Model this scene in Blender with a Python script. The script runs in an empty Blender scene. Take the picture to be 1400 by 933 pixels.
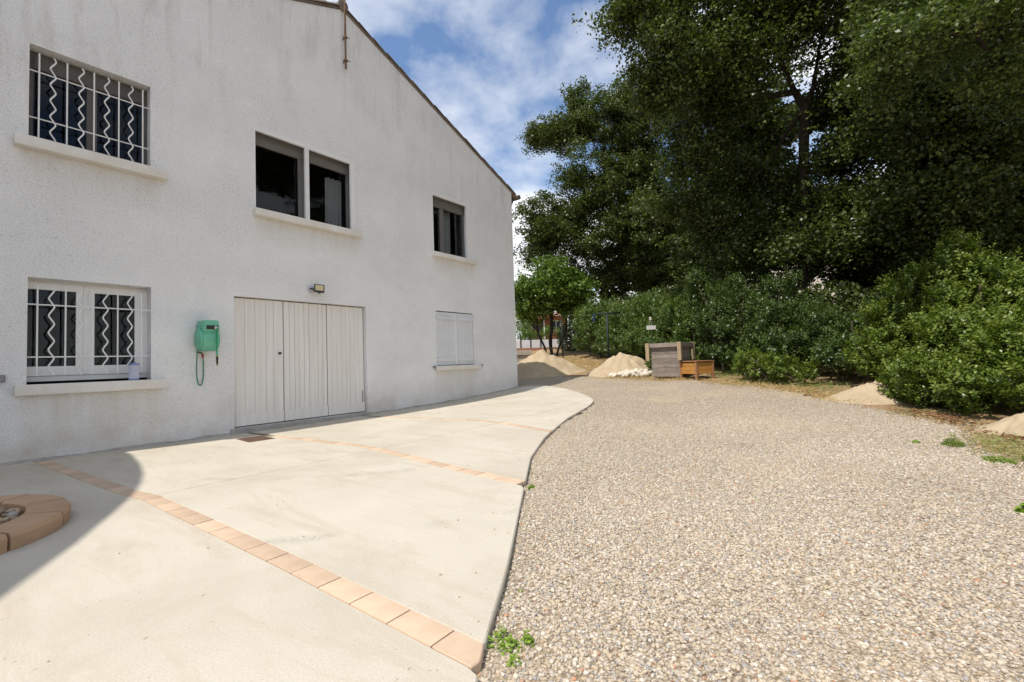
import bpy, bmesh, math, random
import numpy as np
from mathutils import Vector, Matrix, Euler

scene = bpy.context.scene
COL = scene.collection
rad = math.radians

# ------------------------------------------------------------------ camera
CAM = Vector((0.0, -7.675, 0.97))
A, P_, R_ = rad(38.05), rad(2.54), rad(1.96)
fw = Vector((math.cos(A)*math.cos(P_), math.sin(A)*math.cos(P_), math.sin(P_)))
rt = Vector((math.sin(A), -math.cos(A), 0.0))
up = rt.cross(fw)
rt2 = rt*math.cos(R_) - up*math.sin(R_)
up2 = up*math.cos(R_) + rt*math.sin(R_)
cam_data = bpy.data.cameras.new('camera')
cam_data.lens = 36*622/1400
cam_data.sensor_width = 36
cam_data.clip_start = 0.05
cam_data.clip_end = 2000
cam = bpy.data.objects.new('camera', cam_data)
M = Matrix((rt2, up2, -fw)).transposed().to_4x4()
M.translation = CAM
cam.matrix_world = M
COL.objects.link(cam)
scene.camera = cam

# ------------------------------------------------------------------ world, sun, exposure
CLOUD_W = 5.1
TO_SUN = Vector((-0.586, 0.087, 1.0)).normalized()
elev = math.asin(TO_SUN.z)
world = bpy.data.worlds.new('World')
scene.world = world
world.use_nodes = True
wn, wl = world.node_tree.nodes, world.node_tree.links
wn.clear()
w_out = wn.new('ShaderNodeOutputWorld')
w_bg = wn.new('ShaderNodeBackground'); w_bg.inputs['Strength'].default_value = 0.15
sky = wn.new('ShaderNodeTexSky'); sky.sky_type = 'NISHITA'; sky.sun_disc = False
sky.sun_elevation = elev
sky.sun_rotation = math.atan2(TO_SUN.x, TO_SUN.y)
sky.air_density = 1.0; sky.dust_density = 0.0; sky.ozone_density = 3.0
tc = wn.new('ShaderNodeTexCoord')
sp = wn.new('ShaderNodeSeparateXYZ'); wl.new(tc.outputs['Generated'], sp.inputs[0])
zc = wn.new('ShaderNodeMath'); zc.operation = 'MAXIMUM'; wl.new(sp.outputs['Z'], zc.inputs[0]); zc.inputs[1].default_value = 0.0
za = wn.new('ShaderNodeMath'); za.operation = 'ADD'; wl.new(zc.outputs[0], za.inputs[0]); za.inputs[1].default_value = 0.16
dx = wn.new('ShaderNodeMath'); dx.operation = 'DIVIDE'; wl.new(sp.outputs['X'], dx.inputs[0]); wl.new(za.outputs[0], dx.inputs[1])
dy = wn.new('ShaderNodeMath'); dy.operation = 'DIVIDE'; wl.new(sp.outputs['Y'], dy.inputs[0]); wl.new(za.outputs[0], dy.inputs[1])
cb = wn.new('ShaderNodeCombineXYZ'); wl.new(dx.outputs[0], cb.inputs[0]); wl.new(dy.outputs[0], cb.inputs[1]); cb.inputs[2].default_value = CLOUD_W
n1 = wn.new('ShaderNodeTexNoise'); n1.inputs['Scale'].default_value = 1.15; n1.inputs['Detail'].default_value = 8; n1.inputs['Roughness'].default_value = 0.55; n1.inputs['Distortion'].default_value = 0.1
wl.new(cb.outputs[0], n1.inputs['Vector'])
lowz = wn.new('ShaderNodeMapRange'); wl.new(zc.outputs[0], lowz.inputs[0])
lowz.inputs[1].default_value = 0.0; lowz.inputs[2].default_value = 0.42; lowz.inputs[3].default_value = 0.17; lowz.inputs[4].default_value = 0.0
cadd = wn.new('ShaderNodeMath'); cadd.operation = 'ADD'; wl.new(n1.outputs['Fac'], cadd.inputs[0]); wl.new(lowz.outputs[0], cadd.inputs[1])
cr = wn.new('ShaderNodeValToRGB'); wl.new(cadd.outputs[0], cr.inputs[0])
cr.color_ramp.elements[0].position = 0.445; cr.color_ramp.elements[0].color = (0, 0, 0, 1)
cr.color_ramp.elements[1].position = 0.62; cr.color_ramp.elements[1].color = (1, 1, 1, 1)
mx = wn.new('ShaderNodeMix'); mx.data_type = 'RGBA'
wl.new(cr.outputs['Color'], mx.inputs[0]); wl.new(sky.outputs[0], mx.inputs[6])
mx.inputs[7].default_value = (6.2, 6.3, 6.45, 1)
wl.new(mx.outputs[2], w_bg.inputs['Color']); wl.new(w_bg.outputs[0], w_out.inputs['Surface'])

sun_d = bpy.data.lights.new('sun', 'SUN'); sun_d.energy = 3.7; sun_d.angle = rad(0.53); sun_d.color = (1.0, 0.94, 0.85)
sun = bpy.data.objects.new('sun', sun_d); sun.location = (0, 0, 30)
sun.rotation_euler = TO_SUN.to_track_quat('Z', 'Y').to_euler()
COL.objects.link(sun)
vs = scene.view_settings
vs.view_transform = 'Standard'; vs.look = 'None'; vs.exposure = 0.29; vs.gamma = 1.0

# ------------------------------------------------------------------ helpers
rng = np.random.default_rng(7)
random.seed(7)

def link(o, parent=None):
    COL.objects.link(o)
    if parent is not None:
        o.parent = parent
    return o

def tag(o, label=None, cat=None, group=None, kind=None):
    if label: o['label'] = label
    if cat: o['category'] = cat
    if group: o['group'] = group
    if kind: o['kind'] = kind
    return o

def empty(name, loc, rz=0.0, label=None, cat=None, group=None):
    o = bpy.data.objects.new(name, None)
    o.empty_display_size = 0.1
    o.location = loc; o.rotation_euler = (0, 0, rz)
    COL.objects.link(o)
    return tag(o, label, cat, group)

class MB:
    def __init__(s): s.v = []; s.f = []
    def add(s, vs, fs):
        n = len(s.v); s.v += [tuple(p) for p in vs]; s.f += [tuple(i+n for i in f) for f in fs]
    def box(s, x0, x1, y0, y1, z0, z1, b=0.0):
        if b <= 0:
            s.add([(x0,y0,z0),(x1,y0,z0),(x1,y1,z0),(x0,y1,z0),(x0,y0,z1),(x1,y0,z1),(x1,y1,z1),(x0,y1,z1)],
                  [(0,3,2,1),(4,5,6,7),(0,1,5,4),(1,2,6,5),(2,3,7,6),(3,0,4,7)])
        else:
            bm = bmesh.new(); bmesh.ops.create_cube(bm, size=1)
            for v in bm.verts:
                v.co = ((x0+x1)/2+v.co.x*(x1-x0), (y0+y1)/2+v.co.y*(y1-y0), (z0+z1)/2+v.co.z*(z1-z0))
            bmesh.ops.bevel(bm, geom=bm.edges[:], offset=b, segments=2, profile=0.6, affect='EDGES')
            bm.verts.index_update()
            s.add([v.co[:] for v in bm.verts], [[v.index for v in f.verts] for f in bm.faces]); bm.free()
        return s
    def tube(s, pts, r, n=8, cap=True):
        pts = [Vector(p) for p in pts]
        rs = r if isinstance(r, (list, tuple)) else [r]*len(pts)
        prev = None; rings = []; base = len(s.v)
        for i, p in enumerate(pts):
            d = (pts[min(i+1, len(pts)-1)] - pts[max(i-1, 0)]).normalized()
            if prev is None:
                a = d.orthogonal().normalized()
            else:
                a = (prev - d*prev.dot(d))
                a = a.normalized() if a.length > 1e-6 else d.orthogonal().normalized()
            prev = a; b = d.cross(a)
            for k in range(n):
                t = 2*math.pi*k/n
                s.v.append(tuple(p + (a*math.cos(t)+b*math.sin(t))*rs[i]))
        for i in range(len(pts)-1):
            for k in range(n):
                k2 = (k+1) % n
                s.f.append((base+i*n+k, base+i*n+k2, base+(i+1)*n+k2, base+(i+1)*n+k))
        if cap:
            s.f.append(tuple(base+k for k in reversed(range(n))))
            s.f.append(tuple(base+(len(pts)-1)*n+k for k in range(n)))
        return s
    def cyl(s, c, axis, r, L, n=24, r2=None):
        c = Vector(c); axis = Vector(axis).normalized()
        return s.tube([c - axis*L/2, c + axis*L/2], [r, r if r2 is None else r2], n)
    def build(s, name, mat=None, parent=None, smooth=False, loc=None):
        me = bpy.data.meshes.new(name)
        me.from_pydata(s.v, [], s.f); me.validate()
        if smooth:
            me.polygons.foreach_set('use_smooth', [True]*len(me.polygons))
        if mat: me.materials.append(mat)
        o = bpy.data.objects.new(name, me)
        if loc: o.location = loc
        return link(o, parent)

def smooth_angle(o, deg=35):
    me = o.data
    me.polygons.foreach_set('use_smooth', [True]*len(me.polygons))
    bm = bmesh.new(); bm.from_mesh(me)
    for e in bm.edges:
        if len(e.link_faces) != 2 or e.calc_face_angle(0) > rad(deg): e.smooth = False
    bm.to_mesh(me); bm.free()
    return o

# ---- materials
def new_mat(name):
    m = bpy.data.materials.new(name); m.use_nodes = True
    nt = m.node_tree; b = nt.nodes['Principled BSDF']
    return m, nt, nt.nodes, nt.links, b

def N(nt, typ, **kw):
    n = nt.nodes.new(typ)
    for k, v in kw.items():
        if k in n.inputs: n.inputs[k].default_value = v
        else: setattr(n, k, v)
    return n

def noise(nt, vec, scale, detail=4, rough=0.55, dist=0.0):
    n = N(nt, 'ShaderNodeTexNoise', Scale=scale, Detail=detail, Roughness=rough, Distortion=dist)
    nt.links.new(vec, n.inputs['Vector']); return n.outputs['Fac']

def ramp(nt, fac, stops):
    r = nt.nodes.new('ShaderNodeValToRGB')
    e = r.color_ramp.elements
    while len(e) < len(stops): e.new(0.5)
    for i, (p, c) in enumerate(stops):
        e[i].position = p
        e[i].color = (*c, 1) if isinstance(c, tuple) else (c, c, c, 1)
    nt.links.new(fac, r.inputs[0]); return r.outputs['Color']

def mixc(nt, fac, a, b, mode='MIX'):
    m = nt.nodes.new('ShaderNodeMix'); m.data_type = 'RGBA'; m.blend_type = mode
    for sock, val in ((m.inputs[0], fac), (m.inputs[6], a), (m.inputs[7], b)):
        if isinstance(val, (int, float)): sock.default_value = val
        elif isinstance(val, tuple): sock.default_value = (*val, 1)
        else: nt.links.new(val, sock)
    return m.outputs[2]

def math_(nt, op, a, b=0.0, clamp=False):
    m = nt.nodes.new('ShaderNodeMath'); m.operation = op; m.use_clamp = clamp
    for i, v in enumerate((a, b)):
        if isinstance(v, (int, float)): m.inputs[i].default_value = v
        else: nt.links.new(v, m.inputs[i])
    return m.outputs[0]

def coords(nt, kind='Object', scale=(1, 1, 1)):
    t = nt.nodes.new('ShaderNodeTexCoord')
    if scale == (1, 1, 1): return t.outputs[kind]
    m = nt.nodes.new('ShaderNodeMapping'); m.inputs['Scale'].default_value = scale
    nt.links.new(t.outputs[kind], m.inputs['Vector']); return m.outputs[0]

def bump(nt, bsdf, h, strength=0.4, dist=0.01):
    b = N(nt, 'ShaderNodeBump', Strength=strength, Distance=dist)
    nt.links.new(h, b.inputs['Height']); nt.links.new(b.outputs[0], bsdf.inputs['Normal'])

def simple(name, c1, c2=None, scale=8.0, rough=0.6, bs=0.0, bscale=60.0, metallic=0.0, spec=0.35, stretch=(1,1,1), objrand=0.0, detail=5):
    m, nt, nd, lk, b = new_mat(name)
    v = coords(nt, 'Object', stretch)
    if c2 is None: c2 = tuple(x*0.85 for x in c1)
    col = ramp(nt, noise(nt, v, scale, detail, 0.6), [(0.3, c1), (0.7, c2)])
    if objrand:
        oi = nt.nodes.new('ShaderNodeObjectInfo')
        k = math_(nt, 'ADD', math_(nt, 'MULTIPLY', oi.outputs['Random'], objrand), 1 - objrand/2)
        cc = nt.nodes.new('ShaderNodeCombineColor')
        for i in range(3): lk.new(k, cc.inputs[i])
        col = mixc(nt, 1.0, col, cc.outputs[0], 'MULTIPLY')
    lk.new(col, b.inputs['Base Color'])
    b.inputs['Roughness'].default_value = rough; b.inputs['Metallic'].default_value = metallic
    b.inputs['Specular IOR Level'].default_value = spec
    if bs: bump(nt, b, noise(nt, v, bscale, 6, 0.65), bs, 0.006)
    return m

def plain(name, c, rough=0.5, metallic=0.0, spec=0.4):
    return simple(name, c, tuple(x*0.9 for x in c), 14, rough, 0, metallic=metallic, spec=spec)

# roughcast wall render
def make_render():
    m, nt, nd, lk, b = new_mat('white_roughcast')
    v = coords(nt)
    base = ramp(nt, noise(nt, v, 1.1, 7, 0.62), [(0.3, (0.90, 0.90, 0.895)), (0.72, (0.83, 0.83, 0.825))])
    pits = mixc(nt, 0.5, ramp(nt, noise(nt, v, 62, 3, 0.65), [(0.32, 1.0), (0.42, 0.0)]), ramp(nt, noise(nt, v, 27, 4, 0.7), [(0.30, 1.0), (0.42, 0.0)]))
    area = ramp(nt, noise(nt, v, 0.75, 6, 0.65), [(0.40, 0.22), (0.62, 1.0)])
    col = mixc(nt, math_(nt, 'MULTIPLY', math_(nt, 'MULTIPLY', pits, area), 1.25, True), base, (0.20, 0.195, 0.19))
    col = mixc(nt, math_(nt, 'MULTIPLY', area, 0.16), col, (0.46, 0.45, 0.44))
    grain = ramp(nt, noise(nt, v, 58, 4, 0.75), [(0.36, (0.78, 0.78, 0.78)), (0.50, (1.0, 1.0, 1.0))])
    col = mixc(nt, 1.0, col, grain, 'MULTIPLY')
    # weather streaks running down from the verge
    vs_ = coords(nt, 'Object', (3.2, 3.2, 0.55))
    st = ramp(nt, noise(nt, vs_, 1.0, 9, 0.72, 0.3), [(0.50, 0.0), (0.74, 1.0)])
    sep = nt.nodes.new('ShaderNodeSeparateXYZ'); lk.new(v, sep.inputs[0])
    ax = math_(nt, 'ABSOLUTE', math_(nt, 'SUBTRACT', sep.outputs['X'], 4.82))
    roofz = math_(nt, 'SUBTRACT', 7.88, math_(nt, 'MULTIPLY', ax, 0.42))
    dz = math_(nt, 'SUBTRACT', roofz, sep.outputs['Z'])
    near = math_(nt, 'SUBTRACT', 1.0, math_(nt, 'DIVIDE', dz, 2.6), True)
    near = math_(nt, 'ADD', math_(nt, 'MULTIPLY', near, 0.5), 0.06)
    col = mixc(nt, math_(nt, 'MULTIPLY', st, near), col, (0.36, 0.33, 0.29))
    # ochre streaky tone below the sills, fading downwards
    vd = coords(nt, 'Object', (9, 9, 0.9))
    dr_ = ramp(nt, noise(nt, vd, 1.0, 6, 0.65), [(0.36, 0.25), (0.66, 1.0)])
    for (sx0, sx1, sz, ln) in ((.55, 2.0, 3.67, .55), (.58, 2.0, .765, .75), (3.15, 5.1, 3.455, .5), (6.95, 8.4, 3.415, .45), (6.95, 8.43, .813, .5)):
        hx = math_(nt, 'SUBTRACT', (sx1-sx0)/2, math_(nt, 'ABSOLUTE', math_(nt, 'SUBTRACT', sep.outputs['X'], (sx0+sx1)/2)))
        inx = math_(nt, 'MULTIPLY', hx, 9.0, True)
        below = math_(nt, 'SUBTRACT', sz, sep.outputs['Z'])
        vz = math_(nt, 'MULTIPLY', math_(nt, 'SUBTRACT', 1.0, math_(nt, 'DIVIDE', below, ln), True), math_(nt, 'GREATER_THAN', below, -.02))
        col = mixc(nt, math_(nt, 'MULTIPLY', math_(nt, 'MULTIPLY', math_(nt, 'MULTIPLY', inx, vz), dr_), 0.42), col, (0.56, 0.47, 0.33))
    # splash dirt along the foot of the wall
    low = math_(nt, 'SUBTRACT', 1.0, math_(nt, 'DIVIDE', sep.outputs['Z'], 0.75), True)
    dn = ramp(nt, noise(nt, v, 2.3, 6, 0.65), [(0.35, 0.1), (0.7, 1.0)])
    col = mixc(nt, math_(nt, 'MULTIPLY', math_(nt, 'MULTIPLY', low, dn), 0.75), col, (0.50, 0.43, 0.34))
    lk.new(col, b.inputs['Base Color'])
    b.inputs['Roughness'].default_value = 0.92; b.inputs['Specular IOR Level'].default_value = 0.15
    h = mixc(nt, 0.5, noise(nt, v, 85, 3, 0.6), noise(nt, v, 38, 4, 0.6))
    bump(nt, b, h, 1.0, 0.02)
    return m
M_WALL = make_render()

def make_concrete():
    m, nt, nd, lk, b = new_mat('cream_concrete')
    v = coords(nt)
    col = ramp(nt, noise(nt, v, 0.75, 8, 0.62, 0.4), [(0.30, (0.60, 0.555, 0.47)), (0.5, (0.555, 0.51, 0.428)), (0.72, (0.48, 0.433, 0.355))])
    fine = ramp(nt, noise(nt, v, 120, 3, 0.7), [(0.3, (0.84, 0.83, 0.81)), (0.65, (1.03, 1.03, 1.03))])
    col = mixc(nt, 1.0, col, fine, 'MULTIPLY')
    vb = coords(nt, 'Object', (2.4, 0.55, 1))
    blot = ramp(nt, noise(nt, vb, 1.6, 7, 0.7, 0.6), [(0.50, 0.0), (0.76, 0.75)])
    col = mixc(nt, blot, col, (0.43, 0.355, 0.27))
    sp_ = ramp(nt, noise(nt, v, 33, 2, 0.5), [(0.26, 1.0), (0.30, 0.0)])
    col = mixc(nt, math_(nt, 'MULTIPLY', sp_, 0.5), col, (0.20, 0.16, 0.12))
    # faint tyre marks: two arcs
    sep = nt.nodes.new('ShaderNodeSeparateXYZ'); lk.new(v, sep.inputs[0])
    ddx = math_(nt, 'SUBTRACT', sep.outputs['X'], 4.6); ddy = math_(nt, 'SUBTRACT', sep.outputs['Y'], -1.5)
    rr = math_(nt, 'SQRT', math_(nt, 'ADD', math_(nt, 'MULTIPLY', ddx, ddx), math_(nt, 'MULTIPLY', ddy, ddy)))
    for rc in (4.86, 3.35):
        band = math_(nt, 'SUBTRACT', 1.0, math_(nt, 'DIVIDE', math_(nt, 'ABSOLUTE', math_(nt, 'SUBTRACT', rr, rc)), 0.085), True)
        tm = ramp(nt, noise(nt, v, 2.1, 4, 0.6), [(0.5, 0.0), (0.62, 1.0)])
        tr = ramp(nt, noise(nt, v, 46, 2, 0.6), [(0.4, 0.2), (0.6, 1.0)])
        col = mixc(nt, math_(nt, 'MULTIPLY', math_(nt, 'MULTIPLY', band, tm), math_(nt, 'MULTIPLY', tr, 0.6)), col, (0.30, 0.28, 0.25))
    lk.new(col, b.inputs['Base Color'])
    b.inputs['Roughness'].default_value = 0.88; b.inputs['Specular IOR Level'].default_value = 0.2
    bump(nt, b, mixc(nt, 0.6, noise(nt, v, 140, 4, 0.7), noise(nt, v, 9, 5, 0.6)), 0.32, 0.006)
    return m
M_CONC = make_concrete()

GRAVEL_STOPS = [(0.0, (0.489, 0.398, 0.272)), (0.14, (0.547, 0.463, 0.348)), (0.28, (0.396, 0.344, 0.285)), (0.40, (0.582, 0.499, 0.379)), (0.52, (0.314, 0.303, 0.298)),
                (0.62, (0.501, 0.398, 0.272)), (0.74, (0.652, 0.594, 0.518)), (0.84, (0.430, 0.350, 0.252)), (0.975, (0.325, 0.261, 0.201)), (0.996, (0.489, 0.261, 0.164))]
def make_pebble():
    m, nt, nd, lk, b = new_mat('pebble_stone')
    oi = nt.nodes.new('ShaderNodeObjectInfo')
    r = ramp(nt, oi.outputs['Random'], GRAVEL_STOPS)
    v = coords(nt)
    col = mixc(nt, 1.0, r, ramp(nt, noise(nt, v, 1.8, 4, 0.6), [(0.3, (0.85, 0.85, 0.85)), (0.7, (1.1, 1.1, 1.1))]), 'MULTIPLY')
    lk.new(col, b.inputs['Base Color']); b.inputs['Roughness'].default_value = 0.75; b.inputs['Specular IOR Level'].default_value = 0.3
    return m
M_PEB = make_pebble()

def make_gravel():
    m, nt, nd, lk, b = new_mat('gravel_bed')
    v = coords(nt)
    vo = N(nt, 'ShaderNodeTexVoronoi', Scale=58.0); lk.new(v, vo.inputs['Vector'])
    sc = nt.nodes.new('ShaderNodeSeparateColor'); lk.new(vo.outputs['Color'], sc.inputs[0])
    col = ramp(nt, sc.outputs[0], [(p, tuple(x*1.0 for x in c)) for p, c in GRAVEL_STOPS])
    gap = ramp(nt, vo.outputs['Distance'], [(0.35, (1, 1, 1)), (0.75, (0.42, 0.38, 0.33))])
    col = mixc(nt, 1.0, col, gap, 'MULTIPLY')
    # sandy worn patches
    sand = ramp(nt, noise(nt, v, 0.55, 6, 0.6), [(0.50, 0.0), (0.70, 0.6)])
    col = mixc(nt, sand, col, (0.50, 0.40, 0.27))
    lk.new(col, b.inputs['Base Color']); b.inputs['Roughness'].default_value = 0.9; b.inputs['Specular IOR Level'].default_value = 0.2
    bump(nt, b, math_(nt, 'MULTIPLY', vo.outputs['Distance'], -1.0), 0.8, 0.012)
    return m
M_GRAV = make_gravel()

def make_soil():
    m, nt, nd, lk, b = new_mat('dry_soil')
    v = coords(nt)
    col = ramp(nt, noise(nt, v, 1.4, 8, 0.65), [(0.3, (0.30, 0.19, 0.10)), (0.5, (0.36, 0.25, 0.14)), (0.7, (0.24, 0.18, 0.09))])
    gr = ramp(nt, noise(nt, v, 0.4, 5, 0.6), [(0.52, 0.0), (0.66, 0.7)])
    col = mixc(nt, gr, col, (0.13, 0.15, 0.05))
    col = mixc(nt, 1.0, col, ramp(nt, noise(nt, v, 60, 3, 0.7), [(0.3, (0.65, 0.65, 0.65)), (0.7, (1.2, 1.2, 1.2))]), 'MULTIPLY')
    lk.new(col, b.inputs['Base Color']); b.inputs['Roughness'].default_value = 0.95; b.inputs['Specular IOR Level'].default_value = 0.1
    bump(nt, b, noise(nt, v, 35, 6, 0.7), 0.7, 0.03)
    return m
M_SOIL = make_soil()
M_SAND = simple('builders_sand', (0.49, 0.395, 0.27), (0.38, 0.295, 0.19), 2.2, 0.95, 0.8, 34, spec=0.1, detail=9)

def leaf_mat(name, a, bcol, c, trans=0.28, rough=0.42):
    m, nt, nd, lk, b = new_mat(name)
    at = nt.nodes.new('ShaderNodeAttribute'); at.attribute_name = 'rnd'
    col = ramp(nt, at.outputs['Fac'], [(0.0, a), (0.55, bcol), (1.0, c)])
    lk.new(col, b.inputs['Base Color']); b.inputs['Roughness'].default_value = rough; b.inputs['Specular IOR Level'].default_value = 0.4
    t = nt.nodes.new('ShaderNodeBsdfTranslucent')
    lk.new(mixc(nt, 1.0, col, (1.15, 1.25, 0.55), 'MULTIPLY'), t.inputs['Color'])
    ms = nt.nodes.new('ShaderNodeMixShader'); ms.inputs[0].default_value = trans
    lk.new(b.outputs[0], ms.inputs[1]); lk.new(t.outputs[0], ms.inputs[2])
    lk.new(ms.outputs[0], nt.nodes['Material Output'].inputs['Surface'])
    return m
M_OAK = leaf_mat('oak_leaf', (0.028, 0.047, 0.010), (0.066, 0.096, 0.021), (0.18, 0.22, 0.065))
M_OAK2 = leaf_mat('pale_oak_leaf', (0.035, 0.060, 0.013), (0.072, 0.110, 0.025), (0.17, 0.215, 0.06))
M_LAUREL = leaf_mat('laurel_leaf', (0.062, 0.105, 0.014), (0.125, 0.180, 0.028), (0.28, 0.33, 0.07), 0.30, 0.36)
M_HEDGE = leaf_mat('hedge_leaf', (0.050, 0.090, 0.016), (0.095, 0.150, 0.030), (0.20, 0.255, 0.07), 0.28, 0.36)
M_HEDGE2 = leaf_mat('shaded_hedge_leaf', (0.036, 0.066, 0.015), (0.068, 0.110, 0.026), (0.13, 0.175, 0.05), 0.25, 0.36)  # hedge leaf colour darkened for the shade under the forked oak
M_FIG = leaf_mat('broad_leaf', (0.07, 0.13, 0.020), (0.12, 0.20, 0.035), (0.20, 0.29, 0.06))
M_WEED = leaf_mat('weed_leaf', (0.16, 0.27, 0.03), (0.26, 0.40, 0.05), (0.36, 0.48, 0.09), 0.35)
M_GRASS = leaf_mat('grass_blade', (0.14, 0.21, 0.04), (0.22, 0.29, 0.065), (0.34, 0.34, 0.12), 0.3, 0.6)
M_STRAW = leaf_mat('straw_blade', (0.36, 0.24, 0.10), (0.48, 0.34, 0.16), (0.58, 0.45, 0.25), 0.2, 0.8)
M_LITTER = leaf_mat('fallen_leaf', (0.12, 0.045, 0.022), (0.22, 0.075, 0.032), (0.30, 0.17, 0.08), 0.1, 0.8)
M_BARK = simple('oak_bark', (0.060, 0.047, 0.036), (0.030, 0.024, 0.019), 9, 0.95, 0.9, 26, spec=0.1, stretch=(1, 1, 0.3))
M_STEM = simple('grey_stem', (0.16, 0.12, 0.085), (0.09, 0.07, 0.05), 12, 0.9, spec=0.1)

M_WHITE = simple('white_gloss_paint', (0.80, 0.80, 0.79), (0.74, 0.735, 0.72), 5, 0.45, 0.0)
M_SILL = simple('white_sill', (0.76, 0.74, 0.70), (0.66, 0.62, 0.55), 3.5, 0.8, 0.35, 50)
def make_plank_paint():
    m, nt, nd, lk, b = new_mat('weathered_white_planks')
    v = coords(nt, 'Object', (14, 14, 0.7))
    col = ramp(nt, noise(nt, v, 1.0, 6, 0.6), [(0.3, (0.79, 0.765, 0.73)), (0.72, (0.68, 0.65, 0.60))])
    v2 = coords(nt, 'Object', (22, 22, 2.2))
    wear = ramp(nt, noise(nt, v2, 1.0, 6, 0.7), [(0.66, 0.0), (0.76, 0.55)])
    col = mixc(nt, wear, col, (0.40, 0.36, 0.31))
    lk.new(col, b.inputs['Base Color']); b.inputs['Roughness'].default_value = 0.6
    bump(nt, b, noise(nt, v, 2.0, 5, 0.6), 0.25, 0.003)
    return m
M_PLANK = make_plank_paint()
M_DARKGAP = plain('dark_gap', (0.03, 0.027, 0.025), 0.9)
M_PVC = simple('grey_white_pvc', (0.66, 0.66, 0.66), (0.60, 0.60, 0.60), 3, 0.35)
M_BOX = simple('shutter_box_grey', (0.17, 0.165, 0.155), (0.14, 0.135, 0.128), 3, 0.6)
M_BOXD = simple('dark_frame_brown', (0.115, 0.105, 0.095), (0.09, 0.082, 0.075), 3, 0.6)
def make_glass():
    m, nt, nd, lk, b = new_mat('window_glass')
    nd.remove(b)
    tr = nt.nodes.new('ShaderNodeBsdfTransparent'); tr.inputs[0].default_value = (0.78, 0.80, 0.80, 1)
    gl = nt.nodes.new('ShaderNodeBsdfGlossy'); gl.inputs['Roughness'].default_value = 0.015; gl.inputs[0].default_value = (0.95, 0.97, 1, 1)
    fr = N(nt, 'ShaderNodeFresnel', IOR=1.28)
    ms = nt.nodes.new('ShaderNodeMixShader')
    lk.new(fr.outputs[0], ms.inputs[0]); lk.new(tr.outputs[0], ms.inputs[1]); lk.new(gl.outputs[0], ms.inputs[2])
    lk.new(ms.outputs[0], nd['Material Output'].inputs['Surface'])
    return m
M_GLASS = make_glass()
M_CURTAIN = simple('grey_curtain', (0.60, 0.60, 0.60), (0.48, 0.48, 0.49), 6, 0.9)
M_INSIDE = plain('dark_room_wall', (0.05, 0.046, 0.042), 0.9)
M_TILE = simple('aged_roof_tile', (0.22, 0.18, 0.145), (0.12, 0.10, 0.085), 5, 0.9, 0.5, 30, objrand=0.6)
M_ZINC = plain('dark_gutter', (0.12, 0.10, 0.09), 0.5)
M_RUST = simple('rusty_steel', (0.15, 0.075, 0.04), (0.26, 0.18, 0.13), 9, 0.8, 0.3, 60)
M_PAVER = simple('terracotta_paver', (0.60, 0.45, 0.325), (0.51, 0.37, 0.26), 7, 0.85, 0.35, 90, objrand=0.28)
M_COPING = simple('terracotta_coping', (0.54, 0.355, 0.22), (0.45, 0.285, 0.17), 4, 0.85, 0.3, 70, objrand=0.2)
M_IRON = simple('brown_cast_iron', (0.17, 0.095, 0.06), (0.11, 0.07, 0.05), 20, 0.8, 0.3, 80)
M_GREENP = simple('mint_green_plastic', (0.16, 0.50, 0.34), (0.13, 0.43, 0.29), 6, 0.4)
M_GREEND = simple('dark_mint_plastic', (0.10, 0.36, 0.24), (0.085, 0.30, 0.20), 6, 0.45)
M_HOSE = plain('green_hose', (0.02, 0.30, 0.13), 0.4)
M_HOSED = plain('dark_green_hose', (0.03, 0.21, 0.12), 0.45)
M_BLACK = plain('black_plastic', (0.02, 0.02, 0.022), 0.45)
M_BRASS = plain('brass', (0.55, 0.42, 0.15), 0.35, 0.9)
M_RED = plain('red_handle', (0.42, 0.06, 0.05), 0.5)
M_LED = simple('led_lens', (0.62, 0.52, 0.28), (0.55, 0.47, 0.26), 40, 0.25)
M_GREYW = simple('weathered_grey_wood', (0.30, 0.255, 0.22), (0.17, 0.14, 0.12), 3, 0.9, 0.5, 20, stretch=(3, 3, 14), objrand=0.35, spec=0.15)
M_TANW = simple('weathered_tan_wood', (0.40, 0.31, 0.20), (0.29, 0.215, 0.135), 3, 0.9, 0.4, 20, stretch=(14, 14, 2), objrand=0.2, spec=0.15)
M_HONEY = simple('honey_wood', (0.48, 0.235, 0.055), (0.36, 0.16, 0.035), 3, 0.7, 0.3, 20, stretch=(3, 3, 16), objrand=0.2)
M_HONEYP = simple('red_brown_wood', (0.36, 0.18, 0.08), (0.27, 0.13, 0.06), 3, 0.8, stretch=(14, 14, 2))
M_PALEROCK = simple('pale_limestone', (0.68, 0.62, 0.52), (0.52, 0.45, 0.36), 9, 0.9, 0.4, 40, objrand=0.35)
M_BEDSTONE = None
M_DGREEN = plain('dark_green_paint', (0.008, 0.022, 0.018), 0.6)
M_BLUE = plain('navy_cloth', (0.02, 0.04, 0.12), 0.8)
M_SIGN = plain('white_sign', (0.62, 0.60, 0.56), 0.6)
M_STONEBLK = simple('grey_stone_block', (0.42, 0.38, 0.32), (0.30, 0.27, 0.23), 4, 0.9, 0.5, 30)

# ------------------------------------------------------------------ ground
GX = np.array([-60, 3, 6, 8.3, 10, 20, 24, 30, 40, 90, 400.]); GZ = np.array([0, 0, .04, .11, .24, 1.02, 1.37, 2.25, 2.5, 3.6, 7.])
def gz0(x): return np.interp(x, GX, GZ)
def gz(x):
    x = np.asarray(x, float)
    return sum(gz0(x+d) for d in (-1.2, -.6, 0, .6, 1.2))/5 - (gz0(3.)+0)*0

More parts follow.
